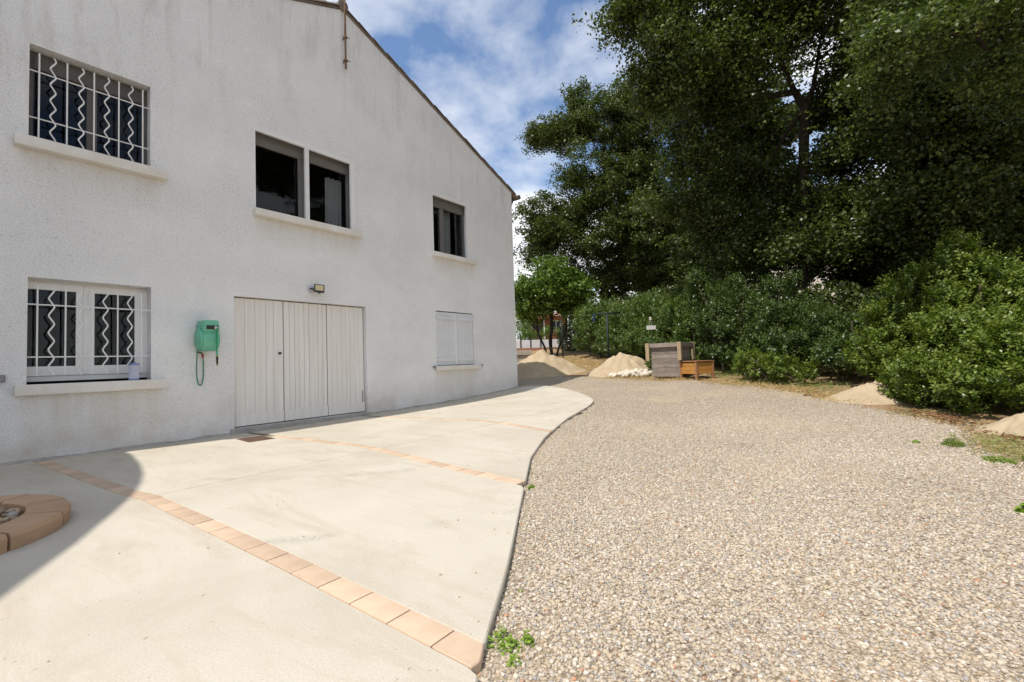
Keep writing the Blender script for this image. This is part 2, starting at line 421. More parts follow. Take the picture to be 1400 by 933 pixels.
def grid_mesh(name, X, Y, Z, mat, parent=None, smooth=True):
    ny, nx = X.shape
    me = bpy.data.meshes.new(name)
    v = np.stack([X, Y, Z], -1).reshape(-1, 3)
    i = np.arange(nx*ny).reshape(ny, nx)
    f = np.stack([i[:-1, :-1], i[:-1, 1:], i[1:, 1:], i[1:, :-1]], -1).reshape(-1, 4)
    me.from_pydata(v.tolist(), [], f.tolist())
    if smooth: me.polygons.foreach_set('use_smooth', [True]*len(me.polygons))
    me.materials.append(mat)
    return link(bpy.data.objects.new(name, me), parent)

xs = np.concatenate([np.linspace(-400, -12, 14), np.arange(-10, 45, .5), np.linspace(46, 500, 30)])
ys = np.concatenate([np.linspace(-400, -24, 12), np.arange(-22, 30, 1.0), np.linspace(32, 500, 20)])
Xg, Yg = np.meshgrid(xs, ys)
Zg = gz(Xg) - 0.075
o = grid_mesh('ground', Xg, Yg, Zg, M_SOIL); tag(o, kind='structure')

# gravel: sheet with an irregular outline, real pebbles on top
GRAV_POLY = [(-6,-16),(3.5,-16),(4.3,-11.0),(4.6,-9.4),(5.3,-8.75),(6.3,-8.45),(7.4,-8.35),(8.3,-7.95),(9.2,-7.2),(10.2,-6.45),(11.0,-5.6),(11.5,-4.6),
             (11.75,-3.7),(12.15,-2.6),(12.5,-1.4),(12.75,-.6),(13.0,.6),(12.6,2.4),(12.5,6.0),(9.0,6.0),(6,1),(-6,1)]
def in_poly(x, y, poly):
    c = np.zeros(x.shape, bool); n = len(poly)
    for i in range(n):
        (x1, y1), (x2, y2) = poly[i], poly[(i+1) % n]
        k = ((y1 > y) != (y2 > y)) & (x < (x2-x1)*(y-y1)/(y2-y1+1e-12)+x1)
        c ^= k
    return c
# concrete outline X(Y) on the open side
EDGE = [(-2.6,-9.2),(-1.5,-8.42),(0,-7.42),(1.03,-6.68),(1.19,-6.57),(1.39,-6.45),(1.66,-6.29),(2.18,-5.95),(2.76,-5.57),(3.7,-4.96),(4.71,-4.45),(6.18,-3.88),(7.6,-3.5),(8.2,-3.28),(8.55,-3.05),(8.94,-2.7),(9.45,-2.15),(9.96,-1.48),(10.3,-.85),(10.42,-.45),(10.3,-.15),(10.1,0.0)]
EY = np.array([p[1] for p in EDGE]); EX = np.array([p[0] for p in EDGE])
def edge_x(y):
    y = np.asarray(y, float)
    return (np.interp(y-.05, EY, EX)+np.interp(y, EY, EX)+np.interp(y+.05, EY, EX))/3

cell = 0.14
gxs = np.arange(-3.0, 13.4, cell); gys = np.arange(-13, 4.0, cell)
GXm, GYm = np.meshgrid(gxs, gys)
wob = 0.12*np.sin(GXm*2.1+1.3*np.sin(GYm*1.7)) + 0.08*np.sin(GYm*4.3+GXm*3.1)
zg = gz(GXm) - 0.040 + 0.006*np.sin(GXm*3.3+GYm*1.1) + 0.005*np.sin(GYm*4.1-GXm*2.2)
inside = in_poly(GXm+wob, GYm+wob, GRAV_POLY) & ~((GXm < edge_x(GYm)-0.35) & (GYm > -8.9) & (GYm < -.2)) & ~((GYm > .15) & (GXm < 9.9))
ny, nx = GXm.shape
idx = np.arange(nx*ny).reshape(ny, nx)
ok = inside[:-1, :-1] & inside[:-1, 1:] & inside[1:, 1:] & inside[1:, :-1]
f = np.stack([idx[:-1, :-1], idx[:-1, 1:], idx[1:, 1:], idx[1:, :-1]], -1)[ok]
used = np.unique(f); remap = -np.ones(nx*ny, int); remap[used] = np.arange(len(used))
gv = np.stack([GXm, GYm, zg], -1).reshape(-1, 3)[used]
gf = remap[f]
me = bpy.data.meshes.new('gravel_yard'); me.from_pydata(gv.tolist(), [], gf.tolist())
me.polygons.foreach_set('use_smooth', [True]*len(me.polygons)); me.materials.append(M_GRAV)
gravel_yard = link(bpy.data.objects.new('gravel_yard', me)); tag(gravel_yard, kind='structure')

def pebble_nodes():
    ng = bpy.data.node_groups.new('pebble_scatter', 'GeometryNodeTree')
    ng.interface.new_socket('Geometry', in_out='INPUT', socket_type='NodeSocketGeometry')
    ng.interface.new_socket('Geometry', in_out='OUTPUT', socket_type='NodeSocketGeometry')
    nd, lk = ng.nodes, ng.links
    gi = nd.new('NodeGroupInput'); go = nd.new('NodeGroupOutput')
    dens = nd.new('GeometryNodeInputNamedAttribute'); dens.data_type = 'FLOAT'; dens.inputs['Name'].default_value = 'dens'
    dp = nd.new('GeometryNodeDistributePointsOnFaces'); dp.distribute_method = 'RANDOM'; dp.inputs['Seed'].default_value = 3
    lk.new(gi.outputs[0], dp.inputs['Mesh']); lk.new(dens.outputs[0], dp.inputs['Density'])
    join = nd.new('GeometryNodeGeometryToInstance')
    shapes = [(1, .82, .55), (1, .7, .6), (1, .92, .66), (1, .62, .45), (1, .85, .75)]
    for k, s in enumerate(shapes):
        ico = nd.new('GeometryNodeMeshIcoSphere'); ico.inputs['Radius'].default_value = 1.0; ico.inputs['Subdivisions'].default_value = 2
        npos = nd.new('GeometryNodeInputPosition')
        nz = nd.new('ShaderNodeTexNoise'); nz.noise_dimensions = '4D'; nz.inputs['W'].default_value = k*7.3; nz.inputs['Scale'].default_value = 0.9; nz.inputs['Detail'].default_value = 1
        lk.new(npos.outputs[0], nz.inputs['Vector'])
        sub = nd.new('ShaderNodeVectorMath'); sub.operation = 'SUBTRACT'; lk.new(nz.outputs['Color'], sub.inputs[0]); sub.inputs[1].default_value = (.5, .5, .5)
        mul = nd.new('ShaderNodeVectorMath'); mul.operation = 'MULTIPLY'; lk.new(sub.outputs[0], mul.inputs[0]); mul.inputs[1].default_value = (1.3, 1.3, 1.3)
        spn = nd.new('GeometryNodeSetPosition'); lk.new(ico.outputs['Mesh'], spn.inputs['Geometry']); lk.new(mul.outputs[0], spn.inputs['Offset'])
        tr = nd.new('GeometryNodeTransform'); tr.inputs['Scale'].default_value = s; lk.new(spn.outputs[0], tr.inputs['Geometry'])
        sm = nd.new('GeometryNodeSetShadeSmooth'); lk.new(tr.outputs[0], sm.inputs[0])
        mt = nd.new('GeometryNodeSetMaterial'); mt.inputs['Material'].default_value = M_PEB; lk.new(sm.outputs[0], mt.inputs[0])
        lk.new(mt.outputs[0], join.inputs[0])
    iop = nd.new('GeometryNodeInstanceOnPoints'); lk.new(dp.outputs['Points'], iop.inputs['Points']); lk.new(join.outputs[0], iop.inputs['Instance'])
    iop.inputs['Pick Instance'].default_value = True
    ri = nd.new('FunctionNodeRandomValue'); ri.data_type = 'INT'
    ri.inputs[4].default_value = 0; ri.inputs[5].default_value = 4; ri.inputs['Seed'].default_value = 11
    lk.new(ri.outputs[2], iop.inputs['Instance Index'])
    rr = nd.new('FunctionNodeRandomValue'); rr.data_type = 'FLOAT_VECTOR'
    rr.inputs[0].default_value = (-.5, -.5, 0); rr.inputs[1].default_value = (.5, .5, 6.283)
    lk.new(rr.outputs[0], iop.inputs['Rotation'])
    rs = nd.new('FunctionNodeRandomValue'); rs.data_type = 'FLOAT'; rs.inputs[2].default_value = 0; rs.inputs[3].default_value = 1; rs.inputs['Seed'].default_value = 5
    pw = nd.new('ShaderNodeMath'); pw.operation = 'POWER'; lk.new(rs.outputs[1], pw.inputs[0]); pw.inputs[1].default_value = 2.6
    mr = nd.new('ShaderNodeMapRange'); lk.new(pw.outputs[0], mr.inputs[0]); mr.inputs[3].default_value = 0.0040; mr.inputs[4].default_value = 0.0108
    lk.new(mr.outputs[0], iop.inputs['Scale'])
    lk.new(iop.outputs[0], go.inputs[0])
    return ng
# scatter base: same sheet, sunk so the stones sit in the bed, density falling with distance
wide = (inside | in_poly(GXm*.97+.15+wob*2, GYm*.985+.0+wob, GRAV_POLY) | in_poly(GXm-.3-wob*2, GYm+.45+wob*2, GRAV_POLY)) & ~((GXm < edge_x(GYm)-0.35) & (GYm > -8.9) & (GYm < -.2)) & ~((GYm > .15) & (GXm < 9.9))
z2 = np.where(inside, zg+.002, gz(GXm)-.073)
okw = wide[:-1, :-1] & wide[:-1, 1:] & wide[1:, 1:] & wide[1:, :-1]
f = np.stack([idx[:-1, :-1], idx[:-1, 1:], idx[1:, 1:], idx[1:, :-1]], -1)[okw]
used = np.unique(f); remap = -np.ones(nx*ny, int); remap[used] = np.arange(len(used))
co = np.stack([GXm, GYm, z2], -1).reshape(-1, 3)[used]; ins = inside.reshape(-1)[used]
me2 = bpy.data.meshes.new('gravel'); me2.from_pydata(co.tolist(), [], remap[f].tolist()); me2.materials.append(M_PEB)
d = np.hypot(co[:, 0]-1.0, co[:, 1]+7.2)
den = 8800*np.clip(1.15 - d/7.5, 0.03, 1.0)
patch = 0.5+0.5*np.sin(co[:, 0]*.8+np.sin(co[:, 1]*.9)*1.5)*np.sin(co[:, 1]*1.1+1)
trk = np.zeros(len(co))
for (tx, ty, tr_) in ((14.0, -13.5, 9.6), (14.0, -13.5, 11.1)):
    trk = np.maximum(trk, np.exp(-((np.hypot(co[:, 0]-tx, co[:, 1]-ty)-tr_)/.22)**2))
worn = np.clip(.5+.9*np.sin(co[:, 0]*1.3+2.2*np.sin(co[:, 1]*.8))*np.sin(co[:, 1]*1.7+1.1*np.sin(co[:, 0]*.9)), 0, 1)
den *= np.clip(1-.62*trk*(.4+.6*worn)-.35*worn, .15, 1)
den[~ins] *= .30
den[(co[:, 0] < edge_x(co[:, 1])+0.015) & (co[:, 1] > -9.2)] = 0
at_ = me2.attributes.new('dens', 'FLOAT', 'POINT'); at_.data.foreach_set('value', den.astype(np.float32))
gravel = link(bpy.data.objects.new('gravel', me2))
md = gravel.modifiers.new('scatter', 'NODES'); md.node_group = pebble_nodes()
tag(gravel, 'loose beige and grey pebbles covering the yard', 'gravel', kind='stuff')

# ------------------------------------------------------------------ concrete driveway with paver strips
S1 = [(0.80, 0.0), (0.835,-.6), (1.01,-2.75), (1.075,-3.2), (1.10,-4.2), (1.125,-5.4), (1.135,-7.0)]
S2 = [(3.05, 0.0), (3.09,-.85), (3.235,-2.75), (3.20,-3.2), (2.99,-4.6), (2.90,-5.5), (2.80,-6.2)]
S3 = [(5.10, 0.0), (5.16,-.56), (5.45,-2.6), (5.40,-3.2), (5.08,-4.25), (4.8,-5.2)]
JOINT = -3.14
def interp_strip(S, y):
    ya = np.array([p[1] for p in S])[::-1]; xa = np.array([p[0] for p in S])[::-1]
    return np.interp(y, ya, xa)
drive = MB()
# bedding layer below the slabs (shows in the joints)
def sheet(leftf, rightf, y0, y1, zoff, thick, nrow=None, ncol=None, cham=0.006):
    """slab between two x(y) outlines, cut by the open edge; chamfered rim and vertical sides"""
    fine = np.linspace(y0, y1, 1500)
    okr = np.array([min(float(rightf(y)), float(edge_x(y)))-float(leftf(y)) > .004 for y in fine])
    if not okr.any(): raise ValueError('empty slab')
    y0 = float(fine[np.argmax(okr)])
    ysamp = np.linspace(y0, y1, nrow or max(4, int((y1-y0)/.05)))
    rows = []
    for y in ysamp:
        l = float(leftf(y)); r = float(min(rightf(y), edge_x(y)))
        if r - l > 0.003: rows.append((y, l, r))
    nc = ncol or max(3, int(max(r-l for _, l, r in rows)/.2))
    n = len(rows); v = []; f = []
    for (y, l, r) in rows:
        for k in range(nc+1):
            x = l+(r-l)*k/nc; v.append((x, y, float(gz(x))+zoff))
    for j in range(n-1):
        for k in range(nc):
            a = j*(nc+1)+k; f.append((a, a+1, a+nc+2, a+nc+1))
    ring = [k for k in range(nc+1)] + [j*(nc+1)+nc for j in range(1, n)] + [(n-1)*(nc+1)+k for k in range(nc-1, -1, -1)] + [j*(nc+1) for j in range(n-2, 0, -1)]
    m = len(ring); b0 = len(v)
    cx = sum(v[i][0] for i in ring)/m; cy = sum(v[i][1] for i in ring)/m
    for q in range(m):
        p = Vector(v[ring[q]]); pn = Vector(v[ring[(q+1) % m]]); pp = Vector(v[ring[q-1]])
        t = (pn-pp); nrm = Vector((t.y, -t.x, 0)); nrm = nrm.normalized() if nrm.length else nrm
        w = p + nrm*cham; v.append((w.x, w.y, p.z-cham))
    b1 = len(v)
    for q in range(m):
        w = v[b0+q]; v.append((w[0], w[1], w[2]-thick))
    for q in range(m):
        q2 = (q+1) % m
        f.append((ring[q], ring[q2], b0+q2, b0+q)[::-1]); f.append((b0+q, b0+q2, b1+q2, b1+q)[::-1])
    return v, f
bed_m = simple('joint_mortar', (0.20, 0.17, 0.13), (0.13, 0.11, 0.085), 20, 0.95, 0.3, 60)
v, f = sheet(lambda y: -3.2, lambda y: edge_x(y)-0.03, -9.0, 0.02, -0.014, 0.12)
mb = MB(); mb.add(v, f); driveway = mb.build('driveway', bed_m, smooth=False); tag(driveway, kind='structure')
G_ = 0.0645; J_ = 0.014
cols = [(lambda y: -3.2, lambda y: interp_strip(S1, y)-G_), (lambda y: interp_strip(S1, y)+G_, lambda y: interp_strip(S2, y)-G_),
        (lambda y: interp_strip(S2, y)+G_, lambda y: interp_strip(S3, y)-G_), (lambda y: interp_strip(S3, y)+G_, lambda y: 20)]
for ci, (lf, rf) in enumerate(cols):
    for (y0, y1) in ((-9.0, JOINT-J_/2-.006), (JOINT+J_/2+.006, -0.012)):
        try:
            v, f = sheet(lf, rf, y0, y1, 0.0, 0.03)
        except ValueError:
            continue
        mb = MB(); mb.add(v, f); o = mb.build('slab', M_CONC, driveway); smooth_angle(o, 30)
pm = MB().box(-.058, .058, -.1195, .1195, -.035, 0, 0.003)
pv0 = None
for S, ystart in ((S1, -0.08), (S2, -0.82), (S3, -0.5)):
    y = ystart
    while True:
        x = float(interp_strip(S, y-.12)); 
        if x + .05 > float(edge_x(y-.235)):
            yl = y - .004
            yb = y - .235
            while float(edge_x(yb)) < float(interp_strip(S, yb)) - .03: yb += .01
            if yl - yb > .06:
                v, f = sheet(lambda q: interp_strip(S, q)-.054, lambda q: interp_strip(S, q)+.054, yb, yl, .002, .03, 12, 4, .004)
                mb = MB(); mb.add(v, f); mb.build('paver', M_PAVER, driveway)
            break
        sl = (float(interp_strip(S, y-.22)) - float(interp_strip(S, y-.02)))/(-.2)
        if pv0 is None:
            o = pm.build('paver', M_PAVER, driveway); pv0 = o; smooth_angle(o, 40)
        else:
            o = bpy.data.objects.new('paver', pv0.data); link(o, driveway)
        o.location = (x, y-.12, float(gz(x))+random.uniform(-.0005, .0015))
        slope = float(gz(x+.1)-gz(x-.1))/.2
        o.rotation_euler = (random.uniform(-.006, .006), -math.atan(slope), -math.atan(sl)+random.uniform(-.012, .012))
        y -= 0.245*math.cos(math.atan(sl))

# ------------------------------------------------------------------ house
house = empty('house', (4.8, 0.0, 0.0), 0, 'large white roughcast house with a plain gable wall and tiled verge', 'house')
HX, HY = 4.8, 0.0
def H(mb, name, mat, parent=None, smooth=False):
    """build with world coordinates, parented to the house (its origin is at x=4.8)"""
    o = mb.build(name, mat, parent or house, smooth)
    p = parent or house
    if p is house: o.location = (-HX, 0, 0)
    return o
X0, X1, YB = -0.40, 10.0, 9.0
APX, APZ, SL = 4.82, 7.88, 0.42
def roofz(x): return APZ - SL*abs(x-APX)
OPEN = [(0.67, 1.83, 3.80, 4.96, .20), (0.68, 1.84, 0.89, 2.15, .20), (3.19, 5.01, 3.57, 4.94, .20), (7.04, 8.22, 3.52, 4.90, .20), (2.87, 5.215, 0.085, 2.13, .13), (7.04, 8.26, 0.92, 2.18, .07)]
bx = sorted(set([X0, X1, APX] + [o[0] for o in OPEN] + [o[1] for o in OPEN]))
wb = MB()
for a, b in zip(bx[:-1], bx[1:]):
    segs = sorted([(o[2], o[3]) for o in OPEN if o[0] <= a+1e-6 and o[1] >= b-1e-6])
    z = -0.25
    for (p, q) in segs:
        wb.add([(a, 0, z), (b, 0, z), (b, 0, p), (a, 0, p)], [(0, 1, 2, 3)]); z = q
    wb.add([(a, 0, z), (b, 0, z), (b, 0, roofz(b)), (a, 0, roofz(a))], [(0, 1, 2, 3)])
for (a, b, p, q, dep) in OPEN:
    wb.add([(a, 0, p), (a, dep, p), (a, dep, q), (a, 0, q)], [(0, 3, 2, 1)])
    wb.add([(b, 0, p), (b, dep, p), (b, dep, q), (b, 0, q)], [(0, 1, 2, 3)])
    wb.add([(a, 0, q), (b, 0, q), (b, dep, q), (a, dep, q)], [(0, 1, 2, 3)])
    wb.add([(a, 0, p), (b, 0, p), (b, dep, p), (a, dep, p)], [(0, 3, 2, 1)])
wb.add([(X1, 0, -.25), (X1, YB, -.25), (X1, YB, roofz(X1)), (X1, 0, roofz(X1))], [(0, 1, 2, 3)])
wb.add([(X0, 0, -.25), (X0, YB, -.25), (X0, YB, roofz(X0)), (X0, 0, roofz(X0))], [(0, 3, 2, 1)])
wb.add([(X0, YB, -.25), (X1, YB, -.25), (X1, YB, roofz(X1)), (APX, YB, APZ), (X0, YB, roofz(X0))], [(0, 4, 3, 2, 1)])
wall = H(wb, 'wall', M_WALL)
# dark rooms behind the openings
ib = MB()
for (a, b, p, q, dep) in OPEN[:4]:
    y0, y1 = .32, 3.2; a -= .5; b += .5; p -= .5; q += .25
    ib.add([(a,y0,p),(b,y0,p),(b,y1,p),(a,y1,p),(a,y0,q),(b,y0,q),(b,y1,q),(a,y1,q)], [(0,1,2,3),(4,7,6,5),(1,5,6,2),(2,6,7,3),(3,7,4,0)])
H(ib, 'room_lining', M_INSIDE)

# roof: two slopes with rows of channel tiles, visible along the verge
def roof_slab(sgn):
    mb = MB(); x_e = (X1+.28) if sgn > 0 else (X0-.28)
    n = 150; y0, y1 = -0.02, YB+.15
    th = math.atan(SL)
    v = []; 
    for i in range(n+1):
        y = y0+(y1-y0)*i/n; h = 0.045*abs(math.sin(math.pi*(y-y0)/0.21))
        for x in (APX, x_e):
            v.append((x, y, roofz(x)+0.055+h))
    f = [(2*i, 2*i+1, 2*i+3, 2*i+2) if sgn > 0 else (2*i, 2*i+2, 2*i+3, 2*i+1) for i in range(n)]
    mb.add(v, f)
    # underside board
    a, b = roofz(APX)+.006, roofz(x_e)+.006
    mb.add([(APX, y0, a), (x_e, y0, b), (x_e, y1, b), (APX, y1, a), (APX, y0, a+.048), (x_e, y0, b+.048)], [(0, 1, 2, 3), (0, 4, 5, 1)])
    return mb
for sgn in (1, -1):
    rf = H(roof_slab(sgn), 'roof', M_TILE)
    # verge tiles: half-round, overlapping down the slope
    th = math.atan(SL)*sgn
    L = 0.43; step = 0.36
    length = ((X1+.28-APX) if sgn > 0 else (APX-X0+.28))/math.cos(th)
    tb = MB(); m = 8
    for i in range(2):
        rr = 0.088 if i == 0 else 0.074
        for k in range(m+1):
            t = math.pi*k/m
            tb.v.append((i*L*sgn, -rr*math.cos(t), rr*math.sin(t)*.8))
        for k in range(m+1):
            t = math.pi*k/m
            tb.v.append((i*L*sgn, -(rr-.013)*math.cos(t), (rr-.013)*math.sin(t)*.8))
    q = m+1
    for k in range(m):
        tb.f += [(k, k+1, 2*q+k+1, 2*q+k), (q+k, 3*q+k, 3*q+k+1, q+k+1), (k, q+k, q+k+1, k+1), (2*q+k, 2*q+k+1, 3*q+k+1, 3*q+k)]
    tb.f += [(0, 2*q, 3*q, q), (m, q+m, 3*q+m, 2*q+m)]
    mesh0 = None
    for i in range(int(length/step)):
        s = i*step
        x = APX + sgn*s*math.cos(th); z = APZ - s*math.sin(abs(th)) + .058
        if mesh0 is None:
            to = tb.build('verge_tile', M_TILE, rf); mesh0 = to.data
        else:
            to = bpy.data.objects.new('verge_tile', mesh0); link(to, rf)
        to.location = (x, 0.035+random.uniform(-.008, .008), z)
        to.rotation_euler = (random.uniform(-.03, .03), th+random.uniform(-.012, .012)+.02*sgn, random.uniform(-.02, .02))
rd = MB()
for i in range(22):
    y = -.05+i*.42
    pts = [(APX, y, APZ+.075), (APX, y+.46, APZ+.085)]
    rd.tube(pts, [.105, .095], 12)
H(rd, 'ridge', M_TILE)
gt = MB().tube([(X1+.30, -.06, roofz(X1)-.06), (X1+.30, YB, roofz(X1)-.06)], .065, 10)
gt.tube([(X1+.22, .12, roofz(X1)-.10), (X1+.13, .12, roofz(X1)-.26), (X1+.07, .12, roofz(X1)-.42)], .04, 8)
H(gt, 'gutter', M_ZINC)

def sill(win, x0, x1, z1, t, proj=.11):
    mb = MB(); mb.box(x0, x1, -proj, .20, z1-t, z1, .012)
    o = mb.build('sill', M_SILL, win); smooth_angle(o, 40); return o
def wmesh(mb, name, mat):
    o = H(mb, name, mat); return o
def kid(mb, name, mat, win, smooth=False):
    o = mb.build(name, mat, win); 
    if smooth: smooth_angle(o, 40)
    return o

def grille(win, xs_s, xs_w, z0, z1, zh, xa, xb, y=0.045):
    for x in xs_s:
        kid(MB().tube([(x, y, z0), (x, y, z1)], .0085, 8), 'bar', M_WHITE, win, True)
    for x in xs_w:
        pts = []; n = 60; per = (z1-z0)/5.2
        for i in range(n+1):
            z = z0+(z1-z0)*i/n
            ph = ((z-z0)/per) % 1.0
            tri = 4*abs(ph-.5)-1
            tri = math.sin(tri*math.pi/2)*.35+tri*.65
            pts.append((x+.026*tri, y, z))
        kid(MB().tube(pts, .0085, 6), 'wavy_bar', M_WHITE, win, True)
    for z in zh:
        kid(MB().tube([(xa, y+.012, z), (xb, y+.012, z)], .008, 8), 'cross_bar', M_WHITE, win, True)

def casement(x0, x1, z0, z1, y, fr, mat):
    mb = MB()
    mb.box(x0, x1, y, y+.05, z0, z0+fr); mb.box(x0, x1, y, y+.05, z1-fr, z1)
    mb.box(x0, x0+fr, y, y+.05, z0+fr, z1-fr); mb.box(x1-fr, x1, y, y+.05, z0+fr, z1-fr)
    return mb
def pane(win, x0, x1, z0, z1, y):
    kid(MB().box(x0, x1, y, y+.006, z0, z1), 'pane', M_GLASS, win)

# upper left window with grille (roller box above, two dark casements)
a, b, p, q, dep = OPEN[0]
mb = casement(a+.004, b-.004, p+.004, q-.02, .155, .045, M_BOXD)
mb.box((a+b)/2-.05, (a+b)/2+.05, .15, .20, p+.05, q-.21)
w1 = wmesh(mb, 'window', M_BOXD); w1['label'] = 'barred upper window with grey frame'
kid(MB().box(a+.05, b-.05, .14, .20, q-.22, q-.066, .006), 'shutter_box', M_BOXD, w1)
pane(w1, a+.05, (a+b)/2-.052, p+.05, q-.225, .175); pane(w1, (a+b)/2+.052, b-.05, p+.05, q-.225, .175)
sill(w1, .55, 2.0, 3.80, .13)
grille(w1, [.757, 1.002, 1.254, 1.501, 1.755], [.877, 1.133, 1.38, 1.626], p+.055, q-.065, [3.119+.97, 3.695+.97], a-.01, b+.01)
# lower left window, white casements behind a grille
a, b, p, q, dep = OPEN[1]
mb = casement(a-.08, b+.02, p+.03, q+.03, .201, .06, M_WHITE)
w2 = wmesh(mb, 'window', M_WHITE); w2['label'] = 'barred ground floor window with white casements'
for (u, v_, fl_, fr_) in ((a-.02, 1.205, .02, .085), (1.209, b+.01, .085, .145)):
    z0_, z1_ = p+.095, q-.03
    fr = MB(); y_ = .185
    fr.box(u, v_, y_, y_+.05, z0_, z0_+.115); fr.box(u, v_, y_, y_+.05, z1_-.085, z1_)
    fr.box(u, u+fl_, y_, y_+.05, z0_+.115, z1_-.085); fr.box(v_-fr_, v_, y_, y_+.05, z0_+.115, z1_-.085)
    kid(fr, 'casement', M_WHITE, w2)
    pane(w2, u+fl_-.004, v_-fr_+.004, z0_+.11, z1_-.08, .21)
kid(MB().box(1.185, 1.229, .176, .184, p+.11, q-.045, .004), 'astragal', M_WHITE, w2)
sill(w2, .58, 2.0, .89, .125)
grille(w2, [.765, 1.006, 1.25, 1.498, 1.742], [.884, 1.128, 1.376, 1.623], .985, 2.06, [1.21, 1.835], a-.01, b+.01)
# middle window, wide, with outer white frame and centre post
a, b, p, q, dep = OPEN[2]
mb = MB(); y0, y1 = -.012, .03
mb.box(4.925, 5.02, y0, y1, p, 4.875); mb.box(3.18, 5.02, y0, y1, 4.875, 4.95); mb.box(3.18, 3.20, y0, y1, p, 4.875); mb.box(4.03, 4.05, y0-.004, y1, p, 4.875); mb.box(4.08, 4.10, y0-.004, y1, p, 4.875); mb.box(4.05, 4.08, y0+.010, y1, p, 4.875)
w3 = wmesh(mb, 'window', M_WHITE); w3['label'] = 'wide upper window with white outer frame and centre post'
kid(MB().box(a+.004, b-.004, .145, .20, 4.715, 4.935, .008), 'shutter_box', M_BOX, w3)
for (u, v_) in ((a+.004, 4.055), (4.06, b-.004)):
    kid(casement(u, v_, p+.004, 4.80, .165, .06, M_BOX), 'casement', M_BOX, w3)
    pane(w3, u+.061, v_-.061, p+.066, 4.738, .185)
cu = MB(); n = 40
cv = []; cf = []
for i in range(n+1):
    t = i/n; x = 4.60+.34*t; yy = .34+.025*math.sin(t*22)
    cv += [(x+.06*0, yy, 4.62), (x-.05*math.sin(t*3), yy+.01, 3.55)]
cf = [(2*i, 2*i+2, 2*i+3, 2*i+1) for i in range(n)]
cu.add(cv, cf); kid(cu, 'curtain', M_CURTAIN, w3, True)
sill(w3, 3.155, 5.10, 3.568, .115)
# small upper right window
a, b, p, q, dep = OPEN[3]
mb = MB()
mb.box(8.125, 8.23, -.018, .03, p, 4.845); mb.box(7.03, 8.23, -.018, .03, 4.845, 4.915)
w4 = wmesh(mb, 'window', M_WHITE); w4['label'] = 'small upper window near the eaves corner'
kid(MB().box(a+.004, b-.004, .145, .20, 4.66, 4.895, .008), 'shutter_box', M_BOX, w4)
for (u, v_) in ((a+.004, 7.455), (7.458, b-.004)):
    kid(casement(u, v_, p+.004, 4.74, .165, .06, M_BOX), 'casement', M_BOX, w4)
    pane(w4, u+.061, v_-.061, p+.066, 4.678, .185)
cu = MB(); cv = []
for i in range(n+1):
    t = i/n; x = 7.50+.42*t; yy = .34+.022*math.sin(t*26)
    cv += [(x, yy, 4.72), (x-.03*math.sin(t*3), yy+.01, 3.5)]
cu.add(cv, cf); kid(cu, 'curtain', M_CURTAIN, w4, True)
sill(w4, 6.95, 8.38, 3.515, .10)
M_SHUT = simple('pale_grey_paint', (0.70, 0.71, 0.73), (0.63, 0.64, 0.66), 4, 0.5)
# closed plank shutters
a, b, p, q, dep = OPEN[5]
for i, (u, v_) in enumerate(((7.052, 7.645), (7.662, 8.25))):
    mb = MB(); mb.box(u, v_, .045, .062, p+.012, q-.02)
    sh = wmesh(mb, 'shutter', M_PLANK)
    n = 6; w = (v_-u)/n
    for k in range(n):
        kid(MB().box(u+k*w+.002, u+(k+1)*w-.002, .012, .0445, p+.012, q-.022, .004), 'plank', M_SHUT, sh)
    for z in (p+.10, q-.20):
        kid(MB().box(u+.01, v_-.01, -.012, .0115, z, z+.085, .005), 'ledge', M_SHUT, sh)
        hx = u if i == 0 else v_
        hb = MB().box(min(hx, hx+(-.05 if i == 0 else .05)), max(hx, hx+(-.05 if i == 0 else .05)), -.022, .0, z+.02, z+.055, .004)
        hb.tube([(hx+(-.045 if i == 0 else .045), -.022, z-.005), (hx+(-.045 if i == 0 else .045), -.022, z+.08)], .009, 8)
        kid(hb, 'hinge', M_WHITE, sh)
    if i == 0:
        kid(MB().box(7.632, 7.675, -.006, .011, p+.02, q-.03, .004), 'cover_strip', M_WHITE, sh)
        sh_sill = sh
sill(sh_sill, 6.95, 8.43, .918, .105, .10)
for x in (6.90, 8.47):
    st = MB().tube([(x, .01, .90), (x, -.07, .90), (x+.012, -.075, .84)], .008, 6); st.box(x-.02, x+.02, -.085, -.07, .885, .925, .003)
    kid(st, 'shutter_stay', M_IRON, sh_sill)
# garage door: three leaves of vertical planks
a, b, p, q, dep = OPEN[4]
gb = MB().box(a, b, .121, .128, p, q-.001)
gd = wmesh(gb, 'garage_door', simple('door_backing', (0.16, 0.14, 0.12), (0.10, 0.09, 0.08), 6, .9)); gd['label'] = 'white plank garage door in three leaves'
leafs = [(2.90, 3.655, 5), (3.667, 4.437, 9), (4.449, 5.20, 8)]
for i, (u, v_, n) in enumerate(leafs):
    r = np.random.default_rng(40+i); ws = r.uniform(.85, 1.15, n); ws = ws/ws.sum()*(v_-u)
    x = u
    for k in range(n):
        off = r.uniform(0, .004)
        kid(MB().box(x+r.uniform(.0008, .003), x+ws[k]-r.uniform(.0006, .0028), .086+off, .12, p+.03, q-.014-r.uniform(0, .006), .0035), 'plank', M_PLANK, gd)
        x += ws[k]
    kid(MB().box(u, v_, .068, .0855, p+.018, p+.20, .004), 'bottom_rail', M_PLANK, gd)
kb = MB().cyl((3.585, .07, 1.235), (0, 1, 0), .016, .03, 12); kb.cyl((3.585, .05, 1.235), (0, 1, 0), .022, .02, 12)
kid(kb, 'knob', M_BLACK, gd, True)
kid(MB().box(5.155, 5.165, .078, .086, p+.2, p+.42), 'bolt', M_IRON, gd)
